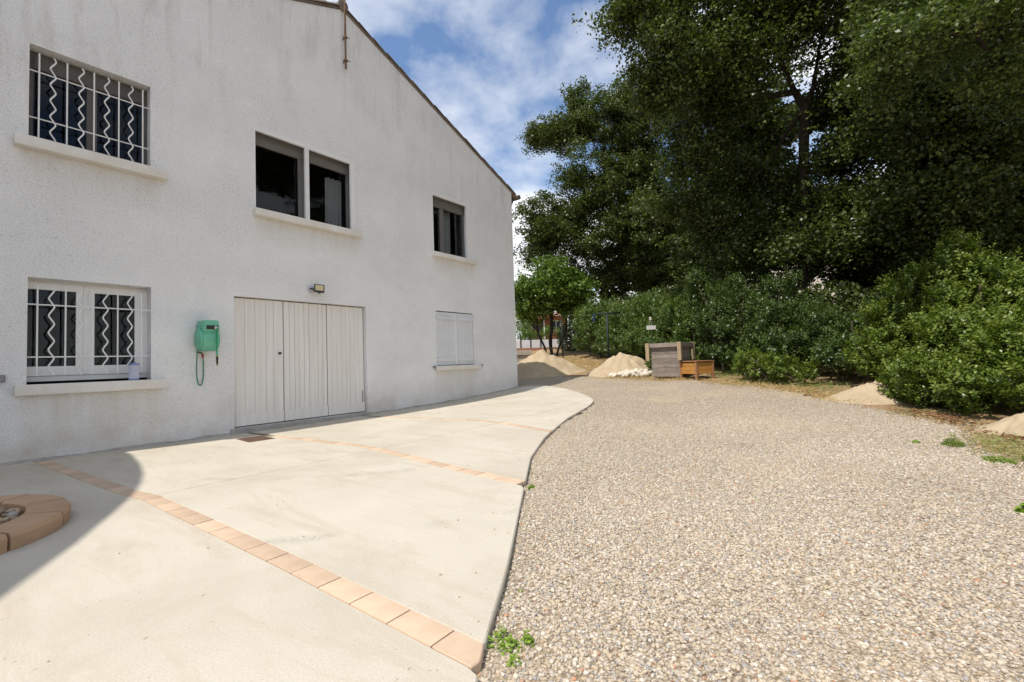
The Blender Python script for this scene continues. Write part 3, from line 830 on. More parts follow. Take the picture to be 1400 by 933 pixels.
H(MB().box(a-.06, b+.05, -.035, .12, -.15, p-.001, .008), 'threshold', simple('grey_threshold', (0.42, 0.40, 0.37), (0.30, 0.28, 0.26), 6, 0.9, 0.5, 40))
# rough grey plinth line along the foot of the wall
M_CEM = simple('grey_cement', (0.46, 0.44, 0.40), (0.30, 0.28, 0.255), 9, 0.95, 0.8, 45)
def plinth(xa, xb):
    n = int((xb-xa)/.10)
    v = []; pl = MB()
    for i in range(n+1):
        x = xa+(xb-xa)*i/n; h = .03+.008*math.sin(i*.7)+.010*random.random()
        d_ = .006+.003*math.sin(i*.9)
        z = float(gz(x))
        v += [(x, -d_-.012, z-.05), (x, -d_, z+h*.6), (x, .004, z+h)]
    f = []
    for i in range(n):
        f += [(3*i, 3*i+3, 3*i+4, 3*i+1), (3*i+1, 3*i+4, 3*i+5, 3*i+2)]
    pl.add(v, f); H(pl, 'plinth', M_CEM, smooth=True)
plinth(-.4, a-.07); plinth(b+.06, 9.98)

# building added out of view, roof outline shaped to throw the bed's shadow
shadow_wing = empty('shadow_building', (-5.6, -2.0, 0), 0, 'unseen white building added to throw the shadow over the flower bed', 'building')
wb2 = MB().box(-3.2+2.5, 2.2, -1.8, 4.0, -.2, 5.51); wb2.build('wall', M_WALL, shadow_wing)
rp = [(-1.82,.6),(-1.82,-.08),(-1.92,-.9),(-2.03,-1.5),(-2.15,-1.97),(-2.30,-2.42),(-2.54,-2.96),(-2.80,-3.5),(-3.02,-3.9),(-3.4,-4.6),(-4.6,-6.2),(-8.5,-6.2),(-8.5,2.5),(-1.82,2.5)]
rb = MB(); n = len(rp)
rb.add([(x+5.6, y+2.0, 5.52) for x, y in rp]+[(x+5.6, y+2.0, 5.69) for x, y in rp], [tuple(reversed(range(n))), tuple(range(n, 2*n))]+[(i, (i+1) % n, n+(i+1) % n, n+i) for i in range(n)])
rfo = rb.build('roof', M_SILL, shadow_wing)
for (x, y) in ((-2.45, -1.0), (-4.6, -5.4)):
    MB().cyl((x+5.6, y+2.0, 2.68), (0, 0, 1), .09, 5.6, 16).build('post', M_WHITE, shadow_wing, True)

# ------------------------------------------------------------------ things on the wall
mast = empty('antenna_mast', (4.82, -.09, 6.67), 0, 'rusty steel pole bracketed to the gable at the ridge', 'pole')
MB().tube([(0, 0, 0), (0, 0, 2.9)], .019, 12).build('pole', M_RUST, mast, True)
for z in (.16, .62):
    bb = MB().box(-.035, .035, -.034, .034, z-.014, z+.014, .004)
    bb.tube([(0, .0, z), (0, .092, z)], .012, 8); bb.tube([(.03, -.02, z), (.085, -.03, z+.006)], .007, 6)
    bb.build('bracket', M_RUST, mast)

fl = empty('floodlight', (4.10, 0.0, 2.36), 0, 'small black wall floodlight with yellowish lens above garage door', 'lamp')
fl.scale = (.8, .8, .85)
MB().cyl((0, -.012, .0), (0, 1, 0), .075, .022, 24).build('wall_plate', plain('grey_white_plate', (.52, .53, .56), .5), fl, True)
ar = MB().tube([(-.02, -.02, 0), (-.02, -.10, -.005), (.03, -.15, -.03)], .014, 8)
ar.build('arm', M_BLACK, fl, True)
head = MB(); head.box(-.105, .105, -.02, .02, -.09, .09, .008)
Rm = (Matrix.Translation((.10, -.19, .0)) @ Euler((rad(-24), rad(4), rad(-22))).to_matrix().to_4x4())
hd = head.build('housing', M_BLACK, fl); hd.matrix_local = Rm; smooth_angle(hd, 40)
fins = MB()
for k in range(6): fins.box(-.09+k*.034, -.083+k*.034, .0205, .042, -.06, .06)
fins.build('fins', M_BLACK, hd)
MB().box(-.082, .082, -.0235, -.0205, -.065, .065).build('lens', M_LED, hd)
MB().box(-.03, .03, -.055, .0, -.125, -.085, .008).build('sensor', M_BLACK, hd)

reel = empty('hose_reel', (2.44, 0.0, 1.45), 0, 'mint green hose reel box mounted on the white wall', 'hose reel')
reel.scale = (.78, .85, .96)
body = MB(); n = 28
prof = []
for i in range(n+1):      # side profile in (y,z): round drum with a squarer top housing
    t = math.pi*(-0.5)+2*math.pi*i/n
prof = [(-.055, -.13), (-.09, -.165), (-.15, -.19), (-.21, -.195), (-.27, -.18), (-.32, -.14), (-.355, -.075), (-.365, .0), (-.352, .055), (-.335, .085), (-.362, .098), (-.372, .13), (-.372, .205), (-.35, .24), (-.12, .265), (-.07, .255), (-.05, .22)]
for x in (-.10, .155):
    pass
xsn = [-.105, -.098, .148, .155]
ins = [.93, 1.0, 1.0, .93]
k = len(prof); cy, cz = -.21, .03
for x, s in zip(xsn, ins):
    for (y, z) in prof: body.v.append((x, cy+(y-cy)*s, cz+(z-cz)*s))
for j in range(3):
    for i in range(k):
        i2 = (i+1) % k; body.f.append((j*k+i, j*k+i2, (j+1)*k+i2, (j+1)*k+i))
body.f.append(tuple(range(k))[::-1]); body.f.append(tuple(3*k+i for i in range(k)))
bo = body.build('drum_housing', M_GREENP, reel); smooth_angle(bo, 32)
MB().cyl((-.125, -.20, -.01), (1, 0, 0), .150, .042, 28, .168).build('side_cap', M_GREENP, reel, True)
MB().cyl((.165, -.20, -.02), (1, 0, 0), .15, .02, 28, .14).build('side_cap', M_GREENP, reel, True)
MB().box(-.06, .13, -.381, -.3755, .125, .185, .003).build('slot', M_BLACK, reel)
MB().box(-.10, .150, -.376, -.06, .115, .262, .022).build('top_cover', M_GREENP, reel)
MB().box(-.03, .06, -.3735, -.362, -.02, -.008, .002).build('label_line', M_GREENP, reel)
MB().box(-.09, .14, -.05, .0, -.16, .2, .006).build('bracket', M_GREEND, reel)
hz = MB().tube([(.09, -.375, .15), (.098, -.40, .13), (.10, -.405, .05), (.10, -.40, -.10), (.102, -.395, -.20)], .0125, 10)
hz.build('outlet_hose', M_HOSE, reel, True)
MB().cyl((.09, -.385, .15), (0, 1, 0), .026, .03, 14).build('hose_stop', simple('pale_cap', (.62, .62, .52), None, 5), reel, True)
MB().cyl((.102, -.395, -.235), (0, 0, 1), .019, .075, 14).build('coupling', M_GREENP, reel, True)
MB().cyl((.102, -.395, -.275), (0, 0, 1), .021, .012, 14).build('brass_ring', M_BRASS, reel, True)
MB().cyl((.104, -.395, -.335), (0, 0, 1), .016, .11, 14, .019).build('nozzle', M_BLACK, reel, True)
MB().cyl((.105, -.395, -.405), (0, 0, 1), .010, .035, 12, .015).build('nozzle_tip', M_BRASS, reel, True)
lp = [(-.125, -.17, -.02), (-.128, -.15, -.2), (-.125, -.11, -.42), (-.112, -.085, -.58), (-.085, -.07, -.675), (-.05, -.06, -.70), (-.02, -.055, -.67), (.0, -.05, -.58), (.005, -.05, -.42), (-.002, -.05, -.30)]
def catmull(P, m=8):
    P = [Vector(p) for p in P]; out = []
    for i in range(len(P)-1):
        a, b, c, d = P[max(i-1, 0)], P[i], P[i+1], P[min(i+2, len(P)-1)]
        for j in range(m):
            t = j/m
            out.append(.5*((2*b)+(c-a)*t+(2*a-5*b+4*c-d)*t*t+(3*b-a-3*c+d)*t**3))
    return out+[P[-1]]
MB().tube(catmull(lp), .0105, 8).build('supply_hose', M_HOSED, reel, True)
tp = MB().cyl((-.006, -.05, -.265), (0, 0, 1), .018, .06, 10); tp.build('tap_handle', M_RED, reel, True)
MB().tube([(-.085, .0, -.205), (-.06, -.05, -.205), (-.025, -.05, -.215), (-.008, -.05, -.24)], .011, 8).build('tap', M_IRON, reel, True)

jar = empty('cartridge', (1.65, -.035, .891), 0, 'small pale blue plastic cylinder standing on the barred lower window sill', 'canister')
jb = MB(); nn = 40
for z, base_r in ((.02, .052), (.20, .052)):
    for i in range(nn):
        r_ = base_r-(.006 if i % 2 else 0); jb.v.append((r_*math.cos(2*math.pi*i/nn), r_*math.sin(2*math.pi*i/nn), z))
for i in range(nn): jb.f.append((i, (i+1) % nn, nn+(i+1) % nn, nn+i))
jb.build('pleated_body', plain('pale_blue_paper', (.52, .55, .66), .7), jar)
MB().cyl((0, 0, .01), (0, 0, 1), .056, .02, 24).build('base_ring', plain('blue_plastic', (.20, .27, .52), .4), jar, True)
MB().cyl((0, 0, .21), (0, 0, 1), .056, .02, 24).build('top_ring', plain('blue_plastic_ring', (.20, .27, .52), .4), jar, True)
MB().cyl((0, 0, .226), (0, 0, 1), .018, .02, 12).build('core', plain('blue_core', (.15, .2, .42), .4), jar, True)

wbx = empty('wall_box', (.46, 0, .97), 0, 'small grey junction box on the wall beside the barred lower window', 'box')
MB().box(-.06, .055, -.04, .0, -.04, .04, .006).build('case', plain('grey_plastic', (.22, .21, .22), .5), wbx)
MB().box(-.05, .045, -.046, -.041, -.03, .03, .003).build('lid', plain('grey_lid', (.26, .25, .26), .5), wbx)

# drain grate
dg = empty('drain_grate', (2.825, -.83, .0015), rad(-4), 'rust brown drain grate set in the concrete below garage door', 'drain')
fr = MB(); w, h = .17, .255
fr.box(-w, w, -h, -h+.02, 0, .006); fr.box(-w, w, h-.02, h, 0, .006); fr.box(-w, -w+.02, -h+.02, h-.02, 0, .006); fr.box(w-.02, w, -h+.02, h-.02, 0, .006)
fr.build('frame', M_IRON, dg)
MB().box(-w+.018, w-.018, -h+.018, h-.018, -.001, .0012).build('pit', M_DARKGAP, dg)
for k in range(15):
    y = -h+.032+k*.0325
    MB().box(-w+.02, w-.02, y, y+.021, .0014, .0056).build('slat', M_IRON, dg)

# ------------------------------------------------------------------ flower bed with coping blocks and stones
bedc = (-.05, -3.15)
bed = empty('flower_bed', (bedc[0], bedc[1], 0), 0, 'round raised bed edged with terracotta coping blocks and filled with stones', 'flower bed')
nb = 11
for i in range(nb):
    t0 = 2*math.pi*(i+.16)/nb+.012; t1 = 2*math.pi*(i+1.16)/nb-.012
    m = 8; v = []; f = []
    for k in range(m+1):
        t = t0+(t1-t0)*k/m; c, s = math.cos(t), math.sin(t)
        ring = [(.665, .775, -.01), (.67, .78, .075), (.655, .765, .10), (.48, .555, .108), (.455, .53, .095), (.45, .525, -.01)]
        v += [(a*c, b*s, z) for a, b, z in ring]
    for k in range(m):
        for j in range(5): f.append((6*k+j, 6*(k+1)+j, 6*(k+1)+j+1, 6*k+j+1))
    f.append(tuple(range(6))); f.append(tuple(6*m+j for j in reversed(range(6))))
    mb = MB(); mb.add(v, f); o = mb.build('coping_block', M_COPING, bed); smooth_angle(o, 30)
mb = MB(); mb.add([(.46*math.cos(t*math.pi/16), .535*math.sin(t*math.pi/16), .03) for t in range(32)], [tuple(range(32))]); mb.build('soil', M_SOIL, bed)
mb = MB(); mb.add([(.45*math.cos(t*math.pi/16)*1.03, .53*math.sin(t*math.pi/16)*1.0, .005) for t in range(32)], [tuple(range(32))]); mb.build('mortar', bed_m, bed)

def rock_mesh(name, seed, mat, sub=2, sq=(1, .8, .65), amp=.28):
    r = np.random.default_rng(seed)
    bm = bmesh.new(); bmesh.ops.create_icosphere(bm, subdivisions=sub, radius=1)
    ph = r.uniform(0, 6.28, 9); fr_ = r.uniform(1.2, 2.6, 9)
    for v in bm.verts:
        c = v.co; n = sum(math.sin(fr_[i]*(c.x, c.y, c.z)[i % 3]+ph[i]) for i in range(9))/9
        v.co = Vector((c.x*sq[0], c.y*sq[1], c.z*sq[2]))*(1+amp*2*n)
    me = bpy.data.meshes.new(name); bm.to_mesh(me); bm.free()
    me.polygons.foreach_set('use_smooth', [True]*len(me.polygons)); me.materials.append(mat)
    return me
def make_bedstone():
    m, nt, nd, lk, b = new_mat('mixed_river_stone')
    oi = nt.nodes.new('ShaderNodeObjectInfo')
    r = ramp(nt, oi.outputs['Random'], [(0, (.40, .25, .13)), (.2, (.26, .21, .17)), (.4, (.42, .37, .31)), (.55, (.44, .27, .11)), (.7, (.17, .15, .13)), (.9, (.46, .34, .22)), (1, (.60, .56, .50))])
    v = coords(nt)
    lk.new(mixc(nt, 1.0, r, ramp(nt, noise(nt, v, 1.5, 5, .6), [(.3, (.75, .75, .75)), (.7, (1.15, 1.15, 1.15))]), 'MULTIPLY'), b.inputs['Base Color'])
    b.inputs['Roughness'].default_value = .7
    return m
M_BEDSTONE = make_bedstone()
bed_meshes = [rock_mesh('stone', 60+i, M_BEDSTONE) for i in range(6)]
cnt = 0
r = np.random.default_rng(5)
placed = []
while cnt < 210:
    x, y = r.uniform(-.43, .43), r.uniform(-.5, .5)
    if (x/.42)**2+(y/.49)**2 > 1: continue
    s = r.uniform(.016, .036)
    z = .062+.045*(1-(x/.42)**2-(y/.49)**2)+r.uniform(0, .03)
    if any((x-a)**2+(y-b)**2 < (.55*(s+c))**2 and abs(z-d_) < .02 for a, b, c, d_ in placed): continue
    placed.append((x, y, s, z))
    o = bpy.data.objects.new('stone', bed_meshes[cnt % 6]); link(o, bed)
    o.location = (x, y, z); o.scale = (s, s, s); o.rotation_euler = (r.uniform(-.5, .5), r.uniform(-.5, .5), r.uniform(0, 6.28)); cnt += 1

# ------------------------------------------------------------------ sand piles
def sand_pile(cx, cy, rx, ry, h, seed, label, rot=0, second=None):
    n = 64; r = np.random.default_rng(seed)
    u = np.linspace(-1.25, 1.25, n); U, V = np.meshgrid(u, u)
    d = np.sqrt(U**2+V**2)
    ang = np.arctan2(V, U)
    dd = d*(1+.10*np.sin(3*ang+seed)+.06*np.sin(5*ang+2*seed)+.03*np.sin(9*ang))
    z = np.clip(1-dd, -.3, 1); z = z-.16*np.exp(-(dd/.28)**2)
    z = h*np.where(z > 0, z**1.08, z)
    if second:
        (sx, sy, sr, sh) = second
        d2 = np.sqrt((U-sx)**2+(V-sy)**2)/sr
        z2 = sh*(np.clip(1-d2, -.3, 1)-.16*np.exp(-(d2/.3)**2)); z = np.maximum(z, z2)
    z = z+h*.035*np.sin(ang*13+3*np.sin(d*5+seed)+seed)*np.clip(d*1.6, 0, 1)*np.clip(1.15-d, 0, 1)
    for q in range(26):
        k = r.normal(0, 1, 2)*r.uniform(2, 13); z = z+h*.014*np.sin(k[0]*U*2+k[1]*V*2+r.uniform(0, 6))*np.clip(1.1-d, 0, 1)
    c, s = math.cos(rot), math.sin(rot)
    X = cx+rx*U*c-ry*V*s; Y = cy+rx*U*s+ry*V*c
    Z = gz(X)-.06+z+.015
    o = grid_mesh('sand_pile', X-cx, Y-cy, Z-float(gz(cx)), M_SAND)
    o.location = (cx, cy, float(gz(cx)))
    tag(o, label, 'sand pile', 'heaps of sand around the yard')
    return o
AX = math.atan2(-.788, .616)
sand_pile(13.75, 1.75, 1.55, 1.25, .98, 3, 'largest pale sand heap, half in the shadow of the house corner', AX, (-.62, .1, .55, .52))
sand_pile(13.55, -1.45, 1.12, .95, .80, 5, 'pale sand heap with white stones at its foot', AX)
sand_pile(9.72, -7.72, .62, .58, .28, 8, 'small sand heap at the foot of the dense green shrubs', AX)
sand_pile(7.35, -9.18, .58, .48, .30, 12, 'low sand heap under the leafy shrub beside fallen red leaves', AX)

# white stones at the foot of the second heap
sh_ = empty('stone_heap', (12.75, -2.2, float(gz(12.75))-.05), 0, 'row of pale white stones at the foot of a sand heap', 'stones')
wm = [rock_mesh('rock', 90+i, M_PALEROCK, 2, (1, .85, .75), .3) for i in range(5)]
r = np.random.default_rng(9)
for i in range(46):
    t = r.uniform(-.62, .62); dpt = r.uniform(-.1, .32); s = r.uniform(.055, .115)
    x = .616*t+.788*dpt; y = -.788*t+.616*dpt
    hgt = .03+max(0, .30-abs(t-.1)*.5)*dpt*1.4
    o = bpy.data.objects.new('rock', wm[i % 5]); link(o, sh_)
    o.location = (x, y, float(gz(12.75+x)-gz(12.75))+hgt+.02); o.scale = (s, s, s*.85); o.rotation_euler = (r.uniform(-.6, .6), r.uniform(-.6, .6), r.uniform(0, 6.28))

# ------------------------------------------------------------------ planters
zc = float(gz(12.4))-.06
pb = empty('wooden_planter', (12.60, -3.36, zc), AX-rad(41), 'tall weathered grey plank planter with a heavy tan-posted rim', 'planter')
# local x = to the right in the picture, local y = away
W, Dp, Hh = .385, .40, .95
nbd = 7; bh = (Hh-.10)/nbd
for side in range(4):
    for k in range(nbd):
        z0 = .045+k*bh; z1 = z0+bh-.006
        j = random.uniform(-.004, .004)
        if side == 0: bx_ = (-W, W, -Dp+j, -Dp+.028+j)
        elif side == 1: bx_ = (-W, W, Dp-.028+j, Dp+j)
        elif side == 2: bx_ = (-W+j, -W+.028+j, -Dp+.03, Dp-.03)
        else: bx_ = (W-.028+j, W+j, -Dp+.03, Dp-.03)
        MB().box(bx_[0], bx_[1], bx_[2], bx_[3], z0, z1, .004).build('plank', M_GREYW, pb)
for sy in (-1, 1):
    MB().box(-W-.088, W+.088, sy*(Dp+.05)-.022, sy*(Dp+.05)+.022, Hh-.11, Hh+.0, .005).build('rim_board', M_GREYW, pb)
for sx in (-1, 1):
    MB().box(sx*(W+.068)-.022, sx*(W+.068)+.022, -Dp-.027, Dp+.027, Hh-.112, Hh-.003, .005).build('rim_board', M_GREYW, pb)
    for sy in (-1, 1):
        MB().box(sx*(W+.055)-.05, sx*(W+.055)+.05, sy*(Dp+.10)-.028, sy*(Dp+.10)+.028, Hh-.47, Hh+.012, .005).build('corner_post', M_TANW, pb)
MB().box(-W+.03, W-.03, -Dp+.03, Dp-.03, Hh-.2, Hh-.12).build('soil', M_SOIL, pb)
for sx in (-1, 1):
    MB().box(sx*(W-.08)-.04, sx*(W-.08)+.04, -Dp+.06, Dp-.06, -.01, .043).build('foot', M_GREYW, pb)

zc = float(gz(12.1))-.06
ps = empty('wooden_planter', (12.30, -4.12, zc), AX+rad(22), 'low honey-coloured wooden planter on four short legs', 'planter')
W, Dp, Hh = .27, .27, .47
for sx in (-1, 1):
    for sy in (-1, 1):
        MB().box(sx*W-.028, sx*W+.028, sy*Dp-.028, sy*Dp+.028, 0, Hh-.02, .004).build('leg', M_HONEYP, ps)
for k in range(3):
    z0 = .145+k*.094
    for sy in (-1, 1):
        MB().box(-W+.03, W-.03, sy*Dp-.012, sy*Dp+.012, z0, z0+.089, .003).build('plank', M_HONEY, ps)
        MB().box(sy*W-.012, sy*W+.012, -Dp+.03, Dp-.03, z0, z0+.089, .003).build('plank', M_HONEY, ps)
for sy in (-1, 1):
    MB().box(-W-.04, W+.04, sy*(Dp)-.036, sy*(Dp)+.036, Hh-.018, Hh+.008, .004).build('rim_board', M_HONEYP, ps)
    MB().box(sy*W-.036, sy*W+.036, -Dp+.037, Dp-.037, Hh-.0182, Hh+.0078, .004).build('rim_board', M_HONEYP, ps)
MB().box(-W+.03, W-.03, -Dp+.03, Dp-.03, .15, Hh-.06).build('soil', M_SOIL, ps)

# ------------------------------------------------------------------ posts, sign, block
def gl(x, y, dz=-.07): return (x, y, float(gz(x))+dz)
tpost = empty('clothes_post', gl(16.4, .37), AX, 'dark green T-shaped clothes post standing before the hedge', 'post')
MB().tube([(0, 0, 0), (0, 0, 2.05)], .042, 12).build('post', M_DGREEN, tpost, True)
MB().tube([(-.52, 0, 2.04), (.52, 0, 2.07)], .034, 10).build('cross_arm', M_DGREEN, tpost, True)
MB().box(-.56, -.49, -.03, .03, 1.74, 2.04, .012).build('hanging_cloth', M_BLUE, tpost)
po = empty('fence_post', gl(20.5, 5.0), AX, 'thin dark green metal post beside the small domed tree', 'post')
MB().tube([(0, 0, 0), (0, 0, 2.1)], .035, 10).build('post', M_DGREEN, po, True)
MB().tube([(-.9, 0, .55), (0, 0, .56)], .018, 8).build('rail', M_DGREEN, po, True)
MB().cyl((0, 0, 2.12), (0, 0, 1), .045, .04, 12).build('cap', M_DGREEN, po, True)
sg = empty('sign', gl(14.15, -2.25), AX, 'small blank white plate on a thin stake against the hedge', 'sign')
MB().tube([(0, .02, 0), (0, .02, 1.72)], .008, 8).build('stake', M_DGREEN, sg, True)
MB().box(-.15, .15, -.012, .0, 1.33, 1.46, .003).build('plate', M_SIGN, sg)
MB().tube([(-.05, -.004, 1.46), (-.02, 0, 1.70), (.03, 0, 1.46)], .004, 5).build('cord', M_SIGN, sg)
MB().box(-.05, .02, -.01, .0, 1.63, 1.74, .01).build('tag', M_SIGN, sg)
bk = empty('stone_block', gl(18.0, 5.75), AX, 'low grey stone bench beside the house corner behind the sand', 'bench')
MB().box(-.62, .42, -.3, .3, .45, .68, .02).build('slab', M_STONEBLK, bk)
MB().box(-.5, .3, -.22, .22, -.05, .449, .02).build('support', M_STONEBLK, bk)

# ------------------------------------------------------------------ background: fence, hut, hidden house, cable
FB = Vector((26.1, 12.5)); FD = Vector((.616, -.788))
fn = empty('fence', (27.2, 11.1, float(gz(27.2))-.1), AX, 'low white board fence with dark posts before the hut', 'fence')
for k in range(8):
    x = -2.8+k*.72
    MB().box(x+.03, x+.69, -.02, .02, .15, .72, .004).build('board', simple('fence_white', (.66, .67, .68), (.58, .58, .60), 3, .7) if k == 0 else bpy.data.materials['fence_white'], fn)
    MB().tube([(x, -.05, -.1), (x, -.05, .95)], .035, 8).build('post', M_DGREEN, fn)
MB().box(-3, 3.2, -.5, -.1, -.2, .14, .03).build('bank_edge', simple('red_earth', (.34, .17, .11), (.26, .13, .08), 3, .95, .5, 20), fn)

hut = empty('garden_hut', (33.0, 14.1, float(gz(33.0))-.1), AX, 'small brown garden hut with terracotta tiled porch roof', 'hut')
M_HUTW = simple('brown_boards', (.24, .15, .095), (.17, .105, .065), 3, .9, stretch=(8, 8, 1))
M_BRICK = simple('red_brick_render', (.50, .23, .14), (.40, .19, .12), 3, .9)
M_TERRA = simple('terracotta_tile', (.62, .22, .10), (.48, .16, .075), 4, .85, objrand=.4)
hw = MB(); hw.box(-1.75, -.25, 0, 2.2, -.4, 3.2); hw.build('wall', M_HUTW, hut)
MB().box(-1.35, -.45, -.03, -.002, 1.15, 2.75).build('opening', M_DARKGAP, hut)
MB().box(-1.55, -1.37, -.07, -.01, .5, 3.0).build('post', simple('grey_post', (.40, .34, .28), None, 5), hut)
MB().box(-.42, -.30, -.07, -.01, .5, 3.0).build('post', M_WHITE, hut)
MB().box(-.248, 1.6, .4, 2.4, -.4, 2.6).build('brick_wall', M_BRICK, hut)
wd = MB(); wd.box(.32, .40, .34, .399, 1.25, 2.2); wd.box(1.05, 1.13, .34, .399, 1.25, 2.2); wd.box(.40, 1.05, .34, .399, 1.25, 1.35); wd.box(.40, 1.05, .34, .399, 2.1, 2.2); wd.box(.69, .76, .34, .399, 1.35, 2.1)
wo = wd.build('window', M_WHITE, hut); 
for (u, v_) in ((.40, .69), (.76, 1.05)): MB().box(u, v_, .37, .38, 1.35, 2.1).build('pane', simple('blue_pane', (.05, .08, .12), None, 4, .08) if u == .40 else bpy.data.materials['blue_pane'], wo)
rt_ = MB(); rt_.add([(-.9, -.35, 2.32), (1.75, -.35, 2.86), (1.75, 2.4, 3.0), (-.9, 2.4, 2.5), (-.9, -.35, 2.24), (1.75, -.35, 2.78)], [(0, 1, 2, 3), (4, 5, 1, 0)])
ro = rt_.build('porch_roof', M_TERRA, hut)
for k in range(11):
    x = -.85+k*.26; z = 2.36+(x+.9)*.204
    tl = MB().tube([(x, -.42, z), (x, .9, z+.06)], .10, 8); tl.build('tile', M_TERRA, ro)

far = empty('far_house', (49.5, -7.6, float(gz(49.5))-.3), AX, 'pale house with orange tile roof half hidden behind the oaks', 'house')
M_FARW = simple('pale_render', (.66, .60, .52), (.58, .52, .45), 1.5, .9)
MB().box(-6, 5, 0, 8, -1, 7.2).build('wall', M_FARW, far)
rr_ = MB(); rr_.add([(-6.6, -.6, 7.0), (5.6, -.6, 7.0), (5.6, 4, 9.3), (-6.6, 4, 9.3), (5.6, 8.6, 7.0), (-6.6, 8.6, 7.0)], [(0, 1, 2, 3), (3, 2, 4, 5)])
fr_o = rr_.build('roof', M_TERRA, far)
MB().box(.6, 3.2, -.9, -.1, 4.3, 6.0).build('awning', simple('teal_canvas', (.02, .25, .22), (.015, .2, .17), 3, .8), far)
for x in (-4.5, -2.0, 3.5):
    wo = MB().box(x, x+1.1, -.05, .02, 2.0, 3.5).build('window', M_WHITE, far)
    MB().box(x+.1, x+1.0, -.07, -.052, 2.1, 3.4).build('pane', bpy.data.materials['blue_pane'], wo)
for dz, nm in ((0, 0), (-1.0, 1)):
    cp = [Vector((26+4.5*t, 36-18*t, 12.2+dz-1.0*math.sin(math.pi*t/4)*.8)) for t in np.linspace(0, 4, 30)]
    cbl = MB().tube(cp, .014, 4).build('overhead_cable', M_BLACK)
    tag(cbl, ('upper' if nm == 0 else 'lower')+' thin black cable strung across the sky past the house corner', 'cable')

# ------------------------------------------------------------------ foliage
def leaf_object(name, C, Ax, Nr, L, Wd, mat, parent=None, fold=.22, rnd=None):
    n = len(C)
    B = np.cross(Nr, Ax); B /= np.linalg.norm(B, axis=1, keepdims=True)+1e-9
    Nr = np.cross(Ax, B)
    L = L[:, None]; Wd = Wd[:, None]
    v = np.empty((n, 4, 3), np.float32)
    v[:, 0] = C - Ax*L*.5
    v[:, 1] = C + B*Wd*.5 + Nr*Wd*fold + Ax*L*.04
    v[:, 2] = C + Ax*L*.5 - Nr*L*.08
    v[:, 3] = C - B*Wd*.5 + Nr*Wd*fold + Ax*L*.04
    me = bpy.data.meshes.new(name)
    me.vertices.add(4*n); me.vertices.foreach_set('co', v.ravel())
    me.loops.add(4*n); me.loops.foreach_set('vertex_index', np.arange(4*n, dtype=np.int32))
    me.polygons.add(n); me.polygons.foreach_set('loop_start', np.arange(0, 4*n, 4, dtype=np.int32))
    try: me.polygons.foreach_set('loop_total', np.full(n, 4, np.int32))
    except Exception: pass
    me.update(calc_edges=True)
    a = me.attributes.new('rnd', 'FLOAT', 'FACE')
    a.data.foreach_set('value', (np.random.default_rng(n).random(n) if rnd is None else rnd).astype(np.float32))
    me.materials.append(mat)
    return link(bpy.data.objects.new(name, me), parent)

def unit(r, n):
    v = r.normal(size=(n, 3)); return v/np.linalg.norm(v, axis=1, keepdims=True)

def sprays(r, centers, per, spread, leafL, flat=.8):
    """leaves in little sprays around centres -> arrays"""
    n = len(centers)*per
    C = np.repeat(centers, per, 0) + r.normal(size=(n, 3))*np.array([spread, spread, spread*flat])
    Ax = unit(r, n); Ax[:, 2] = Ax[:, 2]*.6-.1; Ax /= np.linalg.norm(Ax, axis=1, keepdims=True)
    Nr = unit(r, n)*.8; Nr[:, 2] += .75
    L = leafL*r.uniform(.7, 1.25, n); return C, Ax, Nr, L, L*r.uniform(.58, .8, n)

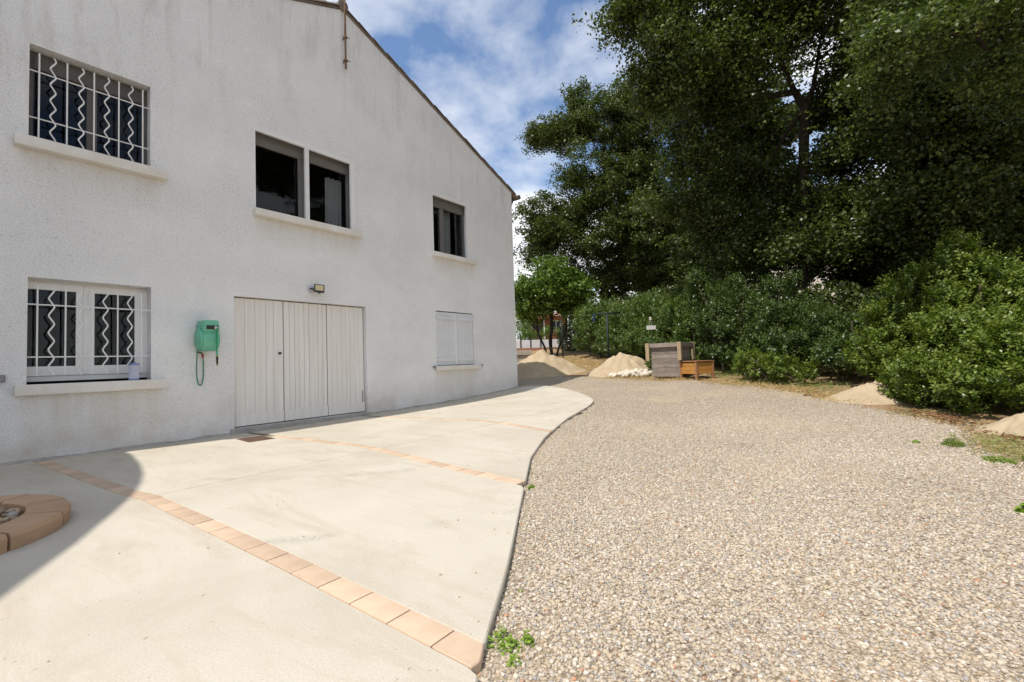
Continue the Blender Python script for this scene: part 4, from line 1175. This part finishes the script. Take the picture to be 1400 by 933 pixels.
def oak(label, base, lobes, seed, trunk_r, fork, leafL=.108, dens=15.0, per=18, nspray=13, mat=M_OAK, group='oaks behind the hedge', limbs=None, name='oak_tree', cs=1.0):
    r = np.random.default_rng(seed)
    bz = float(gz(base[0]))-.15
    b0 = np.array([base[0], base[1], bz])
    root = empty(name, tuple(b0), 0, label, 'tree', group)
    clumps = []
    for (x, y, z, R) in lobes:
        m = 5+int(R*4.0)
        sc = np.array([x, y, z])+unit(r, m)*(R*r.uniform(.30, .84, m))[:, None]*np.array([1, 1, .9])
        for c_ in sc:
            q = R*r.uniform(.26, .48); n = max(3, int(dens*R*R/m*(q/(.37*R))**1.5))
            clumps.append(c_+r.normal(size=(n, 3))*q*.55*r.uniform(.6, 1.5, 3)*np.array([1.1, 1.1, .75]))
    clumps = np.concatenate(clumps)-b0
    # woody skeleton: trunk, limbs towards lobes, then each clump joins its nearest node
    fork = np.array(fork)-b0
    nodes = [np.zeros(3)]; par = [-1]
    for k in range(1, 7):
        t = k/6; w = .10*math.sin(t*5+seed)
        nodes.append(fork*t+np.array([w, -w*.6, 0])*(1-t)*t*3); par.append(k-1)
    for poly in (limbs or []):
        prev = 6
        for pt in poly:
            nodes.append(fork+np.array(pt)); par.append(prev); prev = len(nodes)-1
    lo = 6 if limbs else 4
    for (x, y, z, R) in sorted(lobes, key=lambda l: np.linalg.norm(np.array(l[:3])-b0-fork)):
        tgt = np.array([x, y, z])-b0
        nn_ = np.array(nodes[lo:]); dist = np.linalg.norm(nn_-tgt, axis=1)+.25*np.maximum(0, nn_[:, 2]-tgt[2])
        j = lo+int(np.argmin(dist)); a = nodes[j]; L = np.linalg.norm(tgt-a)
        m = max(2, int(L/.9)); off = r.normal(size=3)*.12*L; prev = j
        for k in range(1, m+1):
            t = k/m
            nodes.append(a+(tgt-a)*t+off*math.sin(t*math.pi)+np.array([0, 0, -.08*L])*math.sin(t*math.pi)+r.normal(size=3)*.06); par.append(prev); prev = len(nodes)-1
    nl = len(nodes); base_nodes = np.array(nodes)
    order = np.argsort(np.linalg.norm(clumps-fork, axis=1))
    tw = 0
    for ci in order:
        c = clumps[ci]
        arr = np.array(nodes[5:]); j = 5+int(np.argmin(np.linalg.norm(arr-c, axis=1)))
        a = nodes[j]
        mid = (a+c)/2+r.normal(size=3)*.08*np.linalg.norm(c-a)
        nodes.append(mid); par.append(j); nodes.append(c); par.append(len(nodes)-2)
    nA = np.array(nodes); n = len(nodes)
    area = np.full(n, 0.00012); 
    for i in range(n-1, 0, -1): area[par[i]] += area[i]*1.0
    radv = np.sqrt(area); radv = radv/radv[1]*trunk_r; radv[0] = trunk_r*1.35
    radv = np.maximum(radv, .011)
    wbm = MB()
    children = [[] for _ in range(n)]
    for i in range(1, n): children[par[i]].append(i)
    stack = [(0, c) for c in children[0]]
    while stack:
        i, c = stack.pop()
        chain = [i, c]; k = c
        while children[k]:
            nx_ = max(children[k], key=lambda q: radv[q])
            stack += [(k, q) for q in children[k] if q != nx_]
            chain.append(nx_); k = nx_
        rs = [min(float(radv[chain[0]]), float(radv[chain[1]])*1.25)]+[float(radv[q]) for q in chain[1:]]
        rs[-1] *= .6
        wbm.tube([nA[q] for q in chain], rs, 9 if rs[0] > .09 else (6 if rs[0] > .03 else 3), cap=False)
    return root, wbm, clumps, r, nspray, per, leafL, mat, cs

def finish_oak(t):
    root, wbm, clumps, r, nspray, per, leafL, mat, cs = t
    wbm.build('trunk', M_BARK, root, True)
    n = len(clumps)
    d = r.normal(size=(n*nspray, 3))*np.array([.31, .31, .20])*cs*np.repeat(r.uniform(.55, 1.45, n), nspray)[:, None]
    cen = np.repeat(clumps, nspray, 0)+d
    C, Ax, Nr, L, Wd = sprays(r, cen, per, .125*(.5+.5*cs), leafL)
    leaf_object('crown', C, Ax, Nr, L, Wd, mat, root)

A_L = [(24.3,6.8,9.7,2.84),(23.9,6.8,15.0,1.67),(23.7,8.2,15.1,0.9),(25.7,4.6,15.4,2.45),(28.2,2.4,14.9,2.97),(27.8,4.1,11.3,3.35),(25.7,5.3,7.3,2.71),(29.9,1.7,9.3,3.22),(23.2,7.4,7.8,1.8),(28.0,2.4,6.3,2.71),(23.9,5.1,11.2,2.06),(25.2,6.0,17.3,1.16),(28.5,1.0,16.3,2.06),(26.5,3.4,16.9,1.67),(26.0,3.2,12.5,2.0),(25.2,2.6,8.2,2.0)]
B_L = [(17.0,-6.2,4.3,1.1),(17.9,-6.9,5.3,1.0),(13.7,-3.7,10.3,1.5),(12.4,-2.9,11.0,.6),(14.3,-3.0,12.0,1.2),(14.6,-4.9,10.5,1.8),(16.9,-6.3,11.8,2.0),(18.3,-8.1,10.8,1.6),(16.1,-3.4,8.4,1.4),(16.6,-3.1,6.5,1.3),(18.4,-4.7,6.9,1.5),(20.4,-7.3,7.9,1.3),(17.4,-4.0,4.7,1.5),(15.1,-4.2,14.0,2.4),(17.1,-6.8,14.8,2.8),(18.9,-9.0,13.6,2.4),(19.5,-5.1,5.1,1.3),(13.4,-3.3,9.1,.8),(15.7,-4.6,9.3,1.1),(19.9,-7.6,9.5,1.1)]
C_L = [(9.2,-8.4,6.1,.6),(9.1,-9.0,5.6,.7),(10.2,-8.0,5.7,.5),(10.2,-9.7,6.2,.8),(11.0,-9.2,8.0,1.3),(11.9,-10.3,5.9,.8),(8.4,-8.1,5.4,.4),(12.4,-9.3,7.2,1.0),(10.5,-11,7.6,1.5),(9.6,-8.9,6.8,.7),(9.9,-9.4,5.1,.35)]
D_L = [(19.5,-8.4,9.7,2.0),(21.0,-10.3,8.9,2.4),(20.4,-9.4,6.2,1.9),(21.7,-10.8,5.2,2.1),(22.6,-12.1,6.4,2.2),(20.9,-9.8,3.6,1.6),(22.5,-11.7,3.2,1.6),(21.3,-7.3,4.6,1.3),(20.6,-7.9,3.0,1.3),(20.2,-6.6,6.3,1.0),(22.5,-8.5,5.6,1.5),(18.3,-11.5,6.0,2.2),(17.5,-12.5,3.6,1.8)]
E_L = [(23.5,-2.3,8.9,2.3),(24.7,-4.1,11.7,2.5),(25.2,-4.4,6.4,2.2),(23.5,-2.1,5.0,2.2),(26.1,-5.6,8.6,1.8),(23.8,-3.1,13.9,2.4)]
F_L = [(32.3,3.8,10.8,2.88),(31.1,5.7,6.6,2.64),(33.4,2.9,5.6,2.88),(34.2,1.4,9.2,3.00)]
finish_oak(oak('full dark oak behind the clothes post with a rounded crown against the sky', (27.7, 3.0), A_L, 11, .32, (27.2, 3.5, 7.3), leafL=.13, dens=12, nspray=13))
finish_oak(oak('tallest oak with a forked trunk rising over the tall shrubs', (17.2, -5.9), B_L, 12, .15, (17.7, -6.45, 9.0), dens=18,
    limbs=[[(-.2,.25,.55),(-.34,.43,1.2),(-.55,.7,1.9),(-1.2,1.5,2.6)], [(.2,-.25,.7),(.32,-.4,1.6),(.45,-.6,2.8),(.5,-.7,4.2)]]))
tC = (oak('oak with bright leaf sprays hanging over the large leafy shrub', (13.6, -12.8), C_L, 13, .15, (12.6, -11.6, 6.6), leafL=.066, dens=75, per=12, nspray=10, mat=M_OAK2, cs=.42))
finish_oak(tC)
def shade_canopy(root, lobes, seed):  # unseen coarse canopy added above the frame to shade the foliage below
    r = np.random.default_rng(seed); b0 = np.array(root.location); C = []
    for (x, y, z, R) in lobes:
        n = int(1150*R*R); C.append(np.array([x, y, z])-b0+unit(r, n)*(R*r.random(n)**(1/3.0))[:, None]*np.array([1, 1, .6]))
    C = np.concatenate(C); n = len(C); Nr = unit(r, n)*.6; Nr[:, 2] += .8; L = .2*r.uniform(.7, 1.3, n)
    leaf_object('crown', C, unit(r, n), Nr, L, L*.65, M_OAK2, root)  # the added shade canopy, not part of the oak's own crown
shade_canopy(tC[0], [(8.8,-10.2,10.5,2.0),(10.6,-9.4,11.5,2.2),(9.8,-11.8,10,2.2),(11.8,-11,11.5,2.4),(12.8,-9.0,12,2.0),(14.5,-9.5,12.5,2.4),(14,-11.5,12,2.4),(10.5,-10.5,10,2.0),(13,-10.3,10.6,2.0),(16,-11,11.5,2.2)], 5)
finish_oak(oak('dark oak in deep shade behind the large leafy shrub', (21.5, -11), D_L, 14, .2, (21, -10.3, 5), leafL=.15, dens=20, per=14))  # darker leaf tone fills in for shade below the overhanging oak
finish_oak(oak('tall oak in the second row behind the forked one', (25.5, -4), E_L, 15, .22, (25, -3.8, 6), leafL=.21, dens=14, per=12))
finish_oak(oak('oak filling the gap behind the rounded one', (33.1, 3.0), F_L, 16, .2, (32.8, 3.2, 6), leafL=.24, dens=11, per=12))

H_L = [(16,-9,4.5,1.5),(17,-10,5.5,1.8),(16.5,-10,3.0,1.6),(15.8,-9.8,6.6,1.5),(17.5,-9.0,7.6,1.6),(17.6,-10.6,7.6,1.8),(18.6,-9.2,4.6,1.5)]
finish_oak(oak('dark oak standing between the forked oak and the large leafy shrub', (17.4, -9.8), H_L, 17, .17, (17.2, -9.7, 4.5), leafL=.11, dens=34, per=14))  # same darker leaves, colour standing in for shade under the overhanging crown
# small domed tree with several stems behind the first sand heap
def small_tree():
    lob = [(22.2,6.6,6.0,1.0),(21.4,7.6,4.9,1.0),(23.0,5.6,5.1,1.0),(21.8,6.4,4.5,1.2),(21.3,7.9,4.0,.8),(23.2,5.5,4.0,.8),(22.9,6.6,5.2,1.2)]
    t = oak('small domed tree with several dark stems behind the largest sand heap', (22.3, 6.9), lob, 21, .10, (22.3, 6.8, 3.0), leafL=.17, dens=34, per=12, mat=M_FIG, group=None, name='garden_tree')
    root, wbm = t[0], t[1]
    for (dx_, dy_) in ((-.45, .5), (.55, -.6), (.2, .1)):
        wbm.tube(catmull([(dx_*.35, dy_*.35, .0), (dx_*.6, dy_*.6, .7), (dx_*1.1, dy_*1.1, 1.5), (dx_*1.2, dy_*1.2, 2.6)], 4), .065, 7, cap=False)
    finish_oak(t)
small_tree()

def shrub(label, base, lobes, seed, mat, leafL=.065, shoot=.26, dens=95, per=13, group='shrubs of the hedge', inner=.35, upright=.55, name='shrub'):
    r = np.random.default_rng(seed); dens = dens*(3.2 if mat is not M_LAUREL else 1.9); leafL = leafL*(1.0 if mat is not M_LAUREL else 1.12)
    b0 = np.array([base[0], base[1], float(gz(base[0]))-.08])
    root = empty(name, tuple(b0), 0, label, 'shrub', group)
    P0 = []; D0 = []
    L_ = np.array(lobes)
    for (x, y, z, R, sz) in lobes:
        n = int(dens*R*R*4)
        m = 9+int(R*10); sd = unit(r, m); sd[:, 2] = sd[:, 2]*.8+.12
        sc = sd*(R*r.uniform(.55, .82, m))[:, None]; sr = R*r.uniform(.24, .46, m)
        k = r.choice(m, n, p=sr**2/np.sum(sr**2)); d = unit(r, n)
        rr = np.where(r.random(n) < inner, r.random(n)**.5*.8, r.uniform(.75, 1.05, n))
        q = sc[k]+d*(sr[k]*rr)[:, None]
        fill = r.random(n) < .16; q[fill] = (unit(r, n)*(R*r.random(n)**.5*.85)[:, None])[fill]
        P0.append(np.array([x, y, z])+q*np.array([1, 1, sz])); D0.append(q/(np.linalg.norm(q, axis=1, keepdims=True)+1e-6)*.6+d*.5)
    P0 = np.concatenate(P0); D0 = np.concatenate(D0)
    # drop shoots buried deep inside another lobe or under ground
    keep = np.ones(len(P0), bool)
    for (x, y, z, R, sz) in lobes:
        q = np.linalg.norm((P0-np.array([x, y, z]))/np.array([1, 1, sz]), axis=1)/R
        keep &= ~((q < .5) & (r.random(len(P0)) < .8))
    keep &= P0[:, 2] > gz(P0[:, 0])-.02
    P0 = P0[keep]; D0 = D0[keep]; n = len(P0)
    D0 = D0*(1-upright)+np.array([0, 0, upright])+r.normal(size=(n, 3))*.28; D0 /= np.linalg.norm(D0, axis=1, keepdims=True)
    Ls = shoot*r.uniform(.5, 1.35, n)
    long_ = r.random(n) < .05; Ls[long_] *= 2.3
    t = np.tile(np.linspace(.05, 1, per), n)
    S = np.repeat(P0, per, 0); Dn = np.repeat(D0, per, 0); LL = np.repeat(Ls, per)
    C = S+Dn*(LL*(t-.45))[:, None]
    ph = np.tile(np.arange(per)*2.4, n)+np.repeat(r.uniform(0, 6.28, n), per)
    a = np.cross(Dn, np.array([.31, .52, .79])); a /= np.linalg.norm(a, axis=1, keepdims=True)+1e-9; b = np.cross(Dn, a)
    out = a*np.cos(ph)[:, None]+b*np.sin(ph)[:, None]
    Ax = out*.85+Dn*.55+r.normal(size=C.shape)*.18; Ax /= np.linalg.norm(Ax, axis=1, keepdims=True)
    Nr = Dn*.9-out*.35+r.normal(size=C.shape)*.25; Nr[:, 2] += .25
    m = len(C); Lf = leafL*r.uniform(.7, 1.25, m)*np.where(t > .85, .75, 1.0)
    C = C+Ax*(Lf*.5)[:, None]
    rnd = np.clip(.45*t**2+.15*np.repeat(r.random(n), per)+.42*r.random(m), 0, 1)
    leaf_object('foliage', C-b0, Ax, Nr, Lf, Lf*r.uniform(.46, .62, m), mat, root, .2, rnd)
    st = MB()
    for (x, y, z, R, sz) in lobes:
        for k in range(3):
            e = np.array([x, y, z])+unit(r, 1)[0]*R*.6-b0; s0 = np.array([r.normal()*.12, r.normal()*.12, 0])
            st.tube(catmull([s0, s0*.5+e*.45+np.array([0, 0, .15]), e], 4), [.022]*8+[.008], 5, cap=False)
    st.build('stem', M_STEM, root, True)
    return root, len(C)
G0 = lambda x: float(gz(x))
def lb(x, y, h, R, sz=1.0): return (x, y, G0(x)+h, R, sz)
tot = 0
SH = [
 ('large leafy yellow-green shrub with red fallen leaves at its foot', (9.9,-9.1), [lb(10.5,-7.95,.6,.55),lb(9.96,-8.34,.26,.57),lb(10.38,-8.64,1.24,.64),lb(10.60,-8.96,1.95,.46),lb(10.62,-8.9,2.3,.25),lb(10.45,-8.45,1.65,.48),lb(10.3,-9.25,1.65,.52),lb(10.55,-8.05,1.1,.5),lb(10.1,-9.65,1.35,.58),lb(10.6,-7.75,.55,.45),lb(9.60,-8.89,.68,.79),lb(9.13,-8.58,.25,.45),lb(10.19,-9.36,1.18,.62),lb(9.45,-9.34,.47,.74),lb(10.58,-9.24,1.60,.48),lb(10.04,-9.79,.82,.80),lb(10.57,-8.24,1.34,.39),lb(9.31,-9.79,.28,.68),lb(8.95,-8.3,.28,.42),lb(8.3,-8.75,.28,.46),lb(8.7,-9.2,.5,.6),lb(9.4,-8.15,.25,.40),lb(8.1,-9.4,.35,.55)], M_LAUREL, .060, .25, 165, 13),
 ('middle shrub between the large leafy one and the dark tall one', (12.1,-7.2), [lb(11.50,-7.09,.45,.51),lb(12.23,-7.41,.92,.50),lb(12.51,-6.81,1.03,.50),lb(12.72,-7.73,1.12,.48),lb(11.9,-7.6,.5,.55)], M_HEDGE2, .07, .26, 95, 11),
 ('dark shrub with tall upright shoots beside the tree trunk', (12.9,-6.2), [lb(12.46,-6.06,.57,.66),lb(13.37,-6.31,1.31,.62),lb(12.92,-5.72,1.28,.62),lb(13.31,-5.96,2.09,.41),lb(12.65,-6.64,.70,.58)], M_HEDGE2, .07, .32, 85, 11),
 ('tall dark shrub directly behind the low honey-coloured planter', (13.7,-4.7), [lb(13.23,-4.78,.75,.71),lb(13.83,-4.30,1.36,.71),lb(13.90,-5.06,1.61,.69),lb(14.08,-4.67,2.06,.50),lb(14.05,-3.98,2.03,.56),lb(13.21,-5.40,.63,.65),lb(13.94,-3.72,2.61,.35)], M_HEDGE2, .072, .32, 80, 11),
 ('green hedge shrub directly behind the grey planter', (14.9,-3.4), [lb(14.4,-3.7,.8,.85),lb(14.8,-3.3,1.5,.85),lb(15.1,-2.7,.85,.9),lb(15.5,-2.6,1.6,.8),lb(15.0,-3.9,1.9,.7)], M_HEDGE, .078, .28, 62, 10),
 ('green hedge shrub behind the white sign plate and white stones', (16.4,-1.6), [lb(15.9,-1.9,.9,.95),lb(16.4,-1.6,1.7,.85),lb(16.8,-.9,.9,.95),lb(17.2,-.9,1.6,.85)], M_HEDGE, .085, .28, 55, 10),
 ('green hedge shrub behind the T-shaped clothes post', (18.3,.5), [lb(17.7,.1,.95,1.0),lb(18.2,.5,1.7,.9),lb(18.8,1.1,1.0,1.0),lb(19.2,1.2,1.7,.85)], M_HEDGE, .09, .30, 50, 9),
 ('green hedge shrub beside the thin green metal post', (20.3,2.7), [lb(19.7,2.2,1.0,1.1),lb(20.3,2.8,1.8,1.0),lb(20.9,3.6,1.0,1.1),lb(21.3,3.9,1.8,.9),lb(20.2,2.2,2.2,.7)], M_HEDGE, .095, .30, 46, 9),
 ('low pale green bush at the gravel edge before the dark shrubs', (11.7,-5.75), [lb(11.65,-5.55,.28,.42,.9),lb(11.45,-6.1,.25,.40,.9),lb(12.0,-5.4,.35,.45,.9),lb(11.2,-6.6,.2,.32,.8)], M_LAUREL, .06, .18, 150, 10),
 ('small green bush between the sand heap and the grey planter', (13.2,-2.75), [lb(13.2,-2.75,.2,.26,.9),lb(13.4,-2.6,.22,.28,.9)], M_HEDGE, .06, .16, 170, 9),
]
for i, (lab, base, lobes, mat, lL, sh, de, pe) in enumerate(SH):
    root, n = shrub(lab, base, lobes, 100+i, mat, lL, sh, de, pe); tot += n

# shaded undergrowth behind the hedge: one mass
def undergrowth():
    r = np.random.default_rng(77); out = []
    for (x, y, h, R) in [(15.3,-7.2,.9,1.2),(16.2,-6.9,1.5,1.3),(15.6,-4.4,1.5,1.3),(16.6,-3.6,1.9,1.5),(17.6,-2.6,1.6,1.5),(18.2,-1.4,1.9,1.6),(19.2,-.4,1.7,1.6),(20.3,.8,1.9,1.6),(21.6,2.0,1.6,1.6),(23.0,3.4,1.7,1.7),(24.6,4.6,1.6,1.6),(18.6,-5.6,1.4,1.5),(20.5,-4,1.8,2.0),(23,-1.5,1.8,2.2),(13.4,-8.4,.9,1.2),(14.2,-9.4,1.2,1.4),(13.2,-10.4,1.2,1.4),(12,-11.2,1.0,1.3),(15.6,-8.6,1.3,1.4),(19.5,-8.2,.9,1.2),(25.8,7.2,1.2,1.3)]:
        h -= .45; n = int(2600*R*R); d = unit(r, n)*(r.random(n)**(1/3.4)*R)[:, None]
        out.append(np.array([x, y, G0(x)+h])+d*np.array([1, 1, .95]))
    C = np.concatenate(out); C = C[C[:, 2] > gz(C[:, 0])-.05]; n = len(C)
    Ax = unit(r, n); Nr = unit(r, n)*.7; Nr[:, 2] += .6
    L = .13*r.uniform(.6, 1.3, n)
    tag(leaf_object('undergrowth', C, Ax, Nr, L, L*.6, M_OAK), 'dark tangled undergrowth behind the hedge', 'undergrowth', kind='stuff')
undergrowth()
# garden plants at the hut and left of it
shrub('green plants growing along the white board fence', (29.2, 11.5), [lb(28.2,12.7,.7,.7),lb(29.0,11.6,.75,.7),lb(29.8,10.7,.7,.6),lb(28.6,14.0,1.2,1.0),lb(30.6,16.0,2.2,1.5)], 131, M_FIG, .12, .3, 26, 8, None, name='plants')

# ------------------------------------------------------------------ ground cover: weeds, grass, straw, litter
def tuft_leaves(cx, cy, n, rx, ry, hgt, seed, L, W, zoff=-.045):
    r = np.random.default_rng(seed)
    a = r.uniform(0, 6.28, n); q = np.sqrt(r.random(n))
    x = cx+rx*q*np.cos(a); y = cy+ry*q*np.sin(a); z = gz(x)+zoff+hgt*r.random(n)*(1.1-q)
    C = np.stack([x, y, z], 1); Ax = unit(r, n); Ax[:, 2] = np.abs(Ax[:, 2])*.5; Ax /= np.linalg.norm(Ax, axis=1, keepdims=True)
    Nr = unit(r, n)*.5; Nr[:, 2] += 1
    Lf = L*r.uniform(.7, 1.3, n); return C, Ax, Nr, Lf, Lf*W
def weed(label, parts, L=.026, W=.7, mat=M_WEED):
    r = [tuft_leaves(*p[:6], 300+i*7+int(abs(p[0])*31), L, W) for i, p in enumerate(parts)]
    C, Ax, Nr, Lf, Wf = (np.concatenate([q[k] for q in r]) for k in range(5))
    b = np.array([parts[0][0], parts[0][1], G0(parts[0][0])-.05])
    o = leaf_object('weed', C-b, Ax, Nr, Lf, Wf, mat); o.location = b
    return tag(o, label, 'weed', 'weeds in the gravel')
weed('bright green weed growing at the end of the terracotta paver strip', [(1.265,-6.625,230,.05,.05,.055),(1.30,-6.56,120,.04,.04,.05),(1.325,-6.66,110,.03,.03,.065),(1.21,-6.69,90,.035,.03,.045),(1.24,-6.56,80,.03,.03,.04)], .015, .7)
weed('tiny weed at the concrete edge by the second paver strip', [(2.92,-5.53,80,.05,.03,.05)], .02)
weed('tiny weed halfway along the concrete edge', [(1.60,-6.42,30,.022,.02,.02)], .013)
weed('grass tuft in the gravel before the fallen red leaves', [(6.15,-8.27,300,.10,.08,.11)], .05, .16, M_GRASS)
weed('flat green weed patch on the gravel margin', [(5.55,-8.48,600,.17,.10,.03)], .03, .5, M_GRASS)
weed('thin weed patch beyond the flat green one', [(5.75,-8.75,300,.12,.1,.03)], .03, .5, M_GRASS)
weed('small green weed at the bare gravel margin', [(4.0,-8.36,120,.05,.05,.10)], .03)
weed('single small green sprout alone in the gravel', [(6.2,-8.0,50,.05,.03,.025)], .025, .5)
# straw and dry grass strip, red leaf litter, thin green grass: uncountable
def cover(name, label, mat, polyline, width, n, L, W, seed, lift=.03, cat='grass'):
    r = np.random.default_rng(seed)
    P = np.array(polyline, float); seg = np.linalg.norm(np.diff(P, axis=0), axis=1); cum = np.concatenate([[0], np.cumsum(seg)])
    s = r.random(n)*cum[-1]; x = np.interp(s, cum, P[:, 0]); y = np.interp(s, cum, P[:, 1])
    x = x+r.normal(size=n)*width*.5; y = y+r.normal(size=n)*width*.5
    den_ = np.sin(x*3.1+1)*np.sin(y*2.7)+.4*np.sin(x*9)*np.sin(y*8)
    k = r.random(n) < .55+.45*den_; x, y = x[k], y[k]; n = len(x)
    z = gz(x)-.05+lift*r.random(n)
    Ax = unit(r, n); Ax[:, 2] = np.abs(Ax[:, 2])*(.5 if lift > .02 else .12); Ax /= np.linalg.norm(Ax, axis=1, keepdims=True)
    Nr = unit(r, n)*.6; Nr[:, 2] += .8
    Lf = L*r.uniform(.6, 1.4, n)
    o = leaf_object(name, np.stack([x, y, z], 1), Ax, Nr, Lf, Lf*W, mat); tag(o, label, cat, kind='stuff'); return o
edge_l = [(12.6,-1.0),(12.25,-2.5),(11.75,-3.8),(11.5,-4.8),(10.9,-5.9),(10.1,-6.7),(9.3,-7.3)]
cover('dry_grass', 'dry straw-coloured grass along the far gravel edge', M_STRAW, edge_l, .5, 9000, .09, .09, 41, .04)
cover('dry_grass', 'dry straw litter behind the sand heaps', M_STRAW, [(15.2,.9),(16.5,1.2),(17.5,2.4),(19,4),(21,6)], 1.6, 9000, .12, .12, 45, .05)
cover('leaf_litter', 'rust red fallen leaves under the large leafy shrub', M_LITTER, [(8.6,-7.95),(8.1,-8.35),(7.5,-8.55),(6.9,-8.75),(6.3,-9.0)], .20, 1500, .036, .5, 42, .02, 'leaves')
cover('dry_grass', 'thin straw and litter scattered on the right gravel margin', M_STRAW, [(8.4,-8.1),(7.3,-8.5),(6.2,-8.6),(5.4,-8.85),(4.8,-9.4)], .42, 3500, .05, .14, 43, .02)
cover('grass', 'sparse green grass on the right gravel margin', M_GRASS, [(6.9,-8.6),(6.0,-8.65),(5.3,-8.9),(4.7,-9.3)], .38, 3500, .045, .13, 44, .04)
cover('grass', 'low green grass at the foot of the hedge', M_GRASS, [(12.9,-2.6),(13.6,-4.3),(12.0,-5.3),(11.2,-6.5),(10.3,-7.2)], .5, 6000, .08, .12, 46, .08)
cover('dry_grass', 'dry debris along the concrete edge', M_STRAW, [(1.25,-6.65),(1.75,-6.32),(2.3,-5.95),(2.9,-5.58),(3.5,-5.2)], .09, 900, .03, .16, 47, .01)

def stray():
    r = np.random.default_rng(88); mb = MB(); n = 0
    ico = [(0,0,1),(.89,0,.45),(.28,.85,.45),(-.72,.53,.45),(-.72,-.53,.45),(.28,-.85,.45),(.72,.53,-.45),(-.28,.85,-.45),(-.89,0,-.45),(-.28,-.85,-.45),(.72,-.53,-.45),(0,0,-1)]
    fc = [(0,1,2),(0,2,3),(0,3,4),(0,4,5),(0,5,1),(1,6,2),(2,7,3),(3,8,4),(4,9,5),(5,10,1),(2,6,7),(3,7,8),(4,8,9),(5,9,10),(1,10,6),(11,7,6),(11,8,7),(11,9,8),(11,10,9),(11,6,10)]
    while n < 150:
        y = r.uniform(-8.2, -.2); e = float(edge_x(y))
        x = e-.03-abs(r.normal())*.25 if r.random() < .55 else r.uniform(.2, max(.3, e))
        if x < .1 or x > e-.02: continue
        q = r.uniform(.0025, .008); z = float(gz(x))+q*.3
        mb.add([(x+a*q*r.uniform(.8, 1.2), y+b*q, z+c*q*.6) for a, b, c in ico], fc); n += 1
    tag(mb.build('stray_pebbles', M_BEDSTONE, None, True), 'tiny stray stones scattered on the concrete', 'pebbles', kind='stuff')
stray()
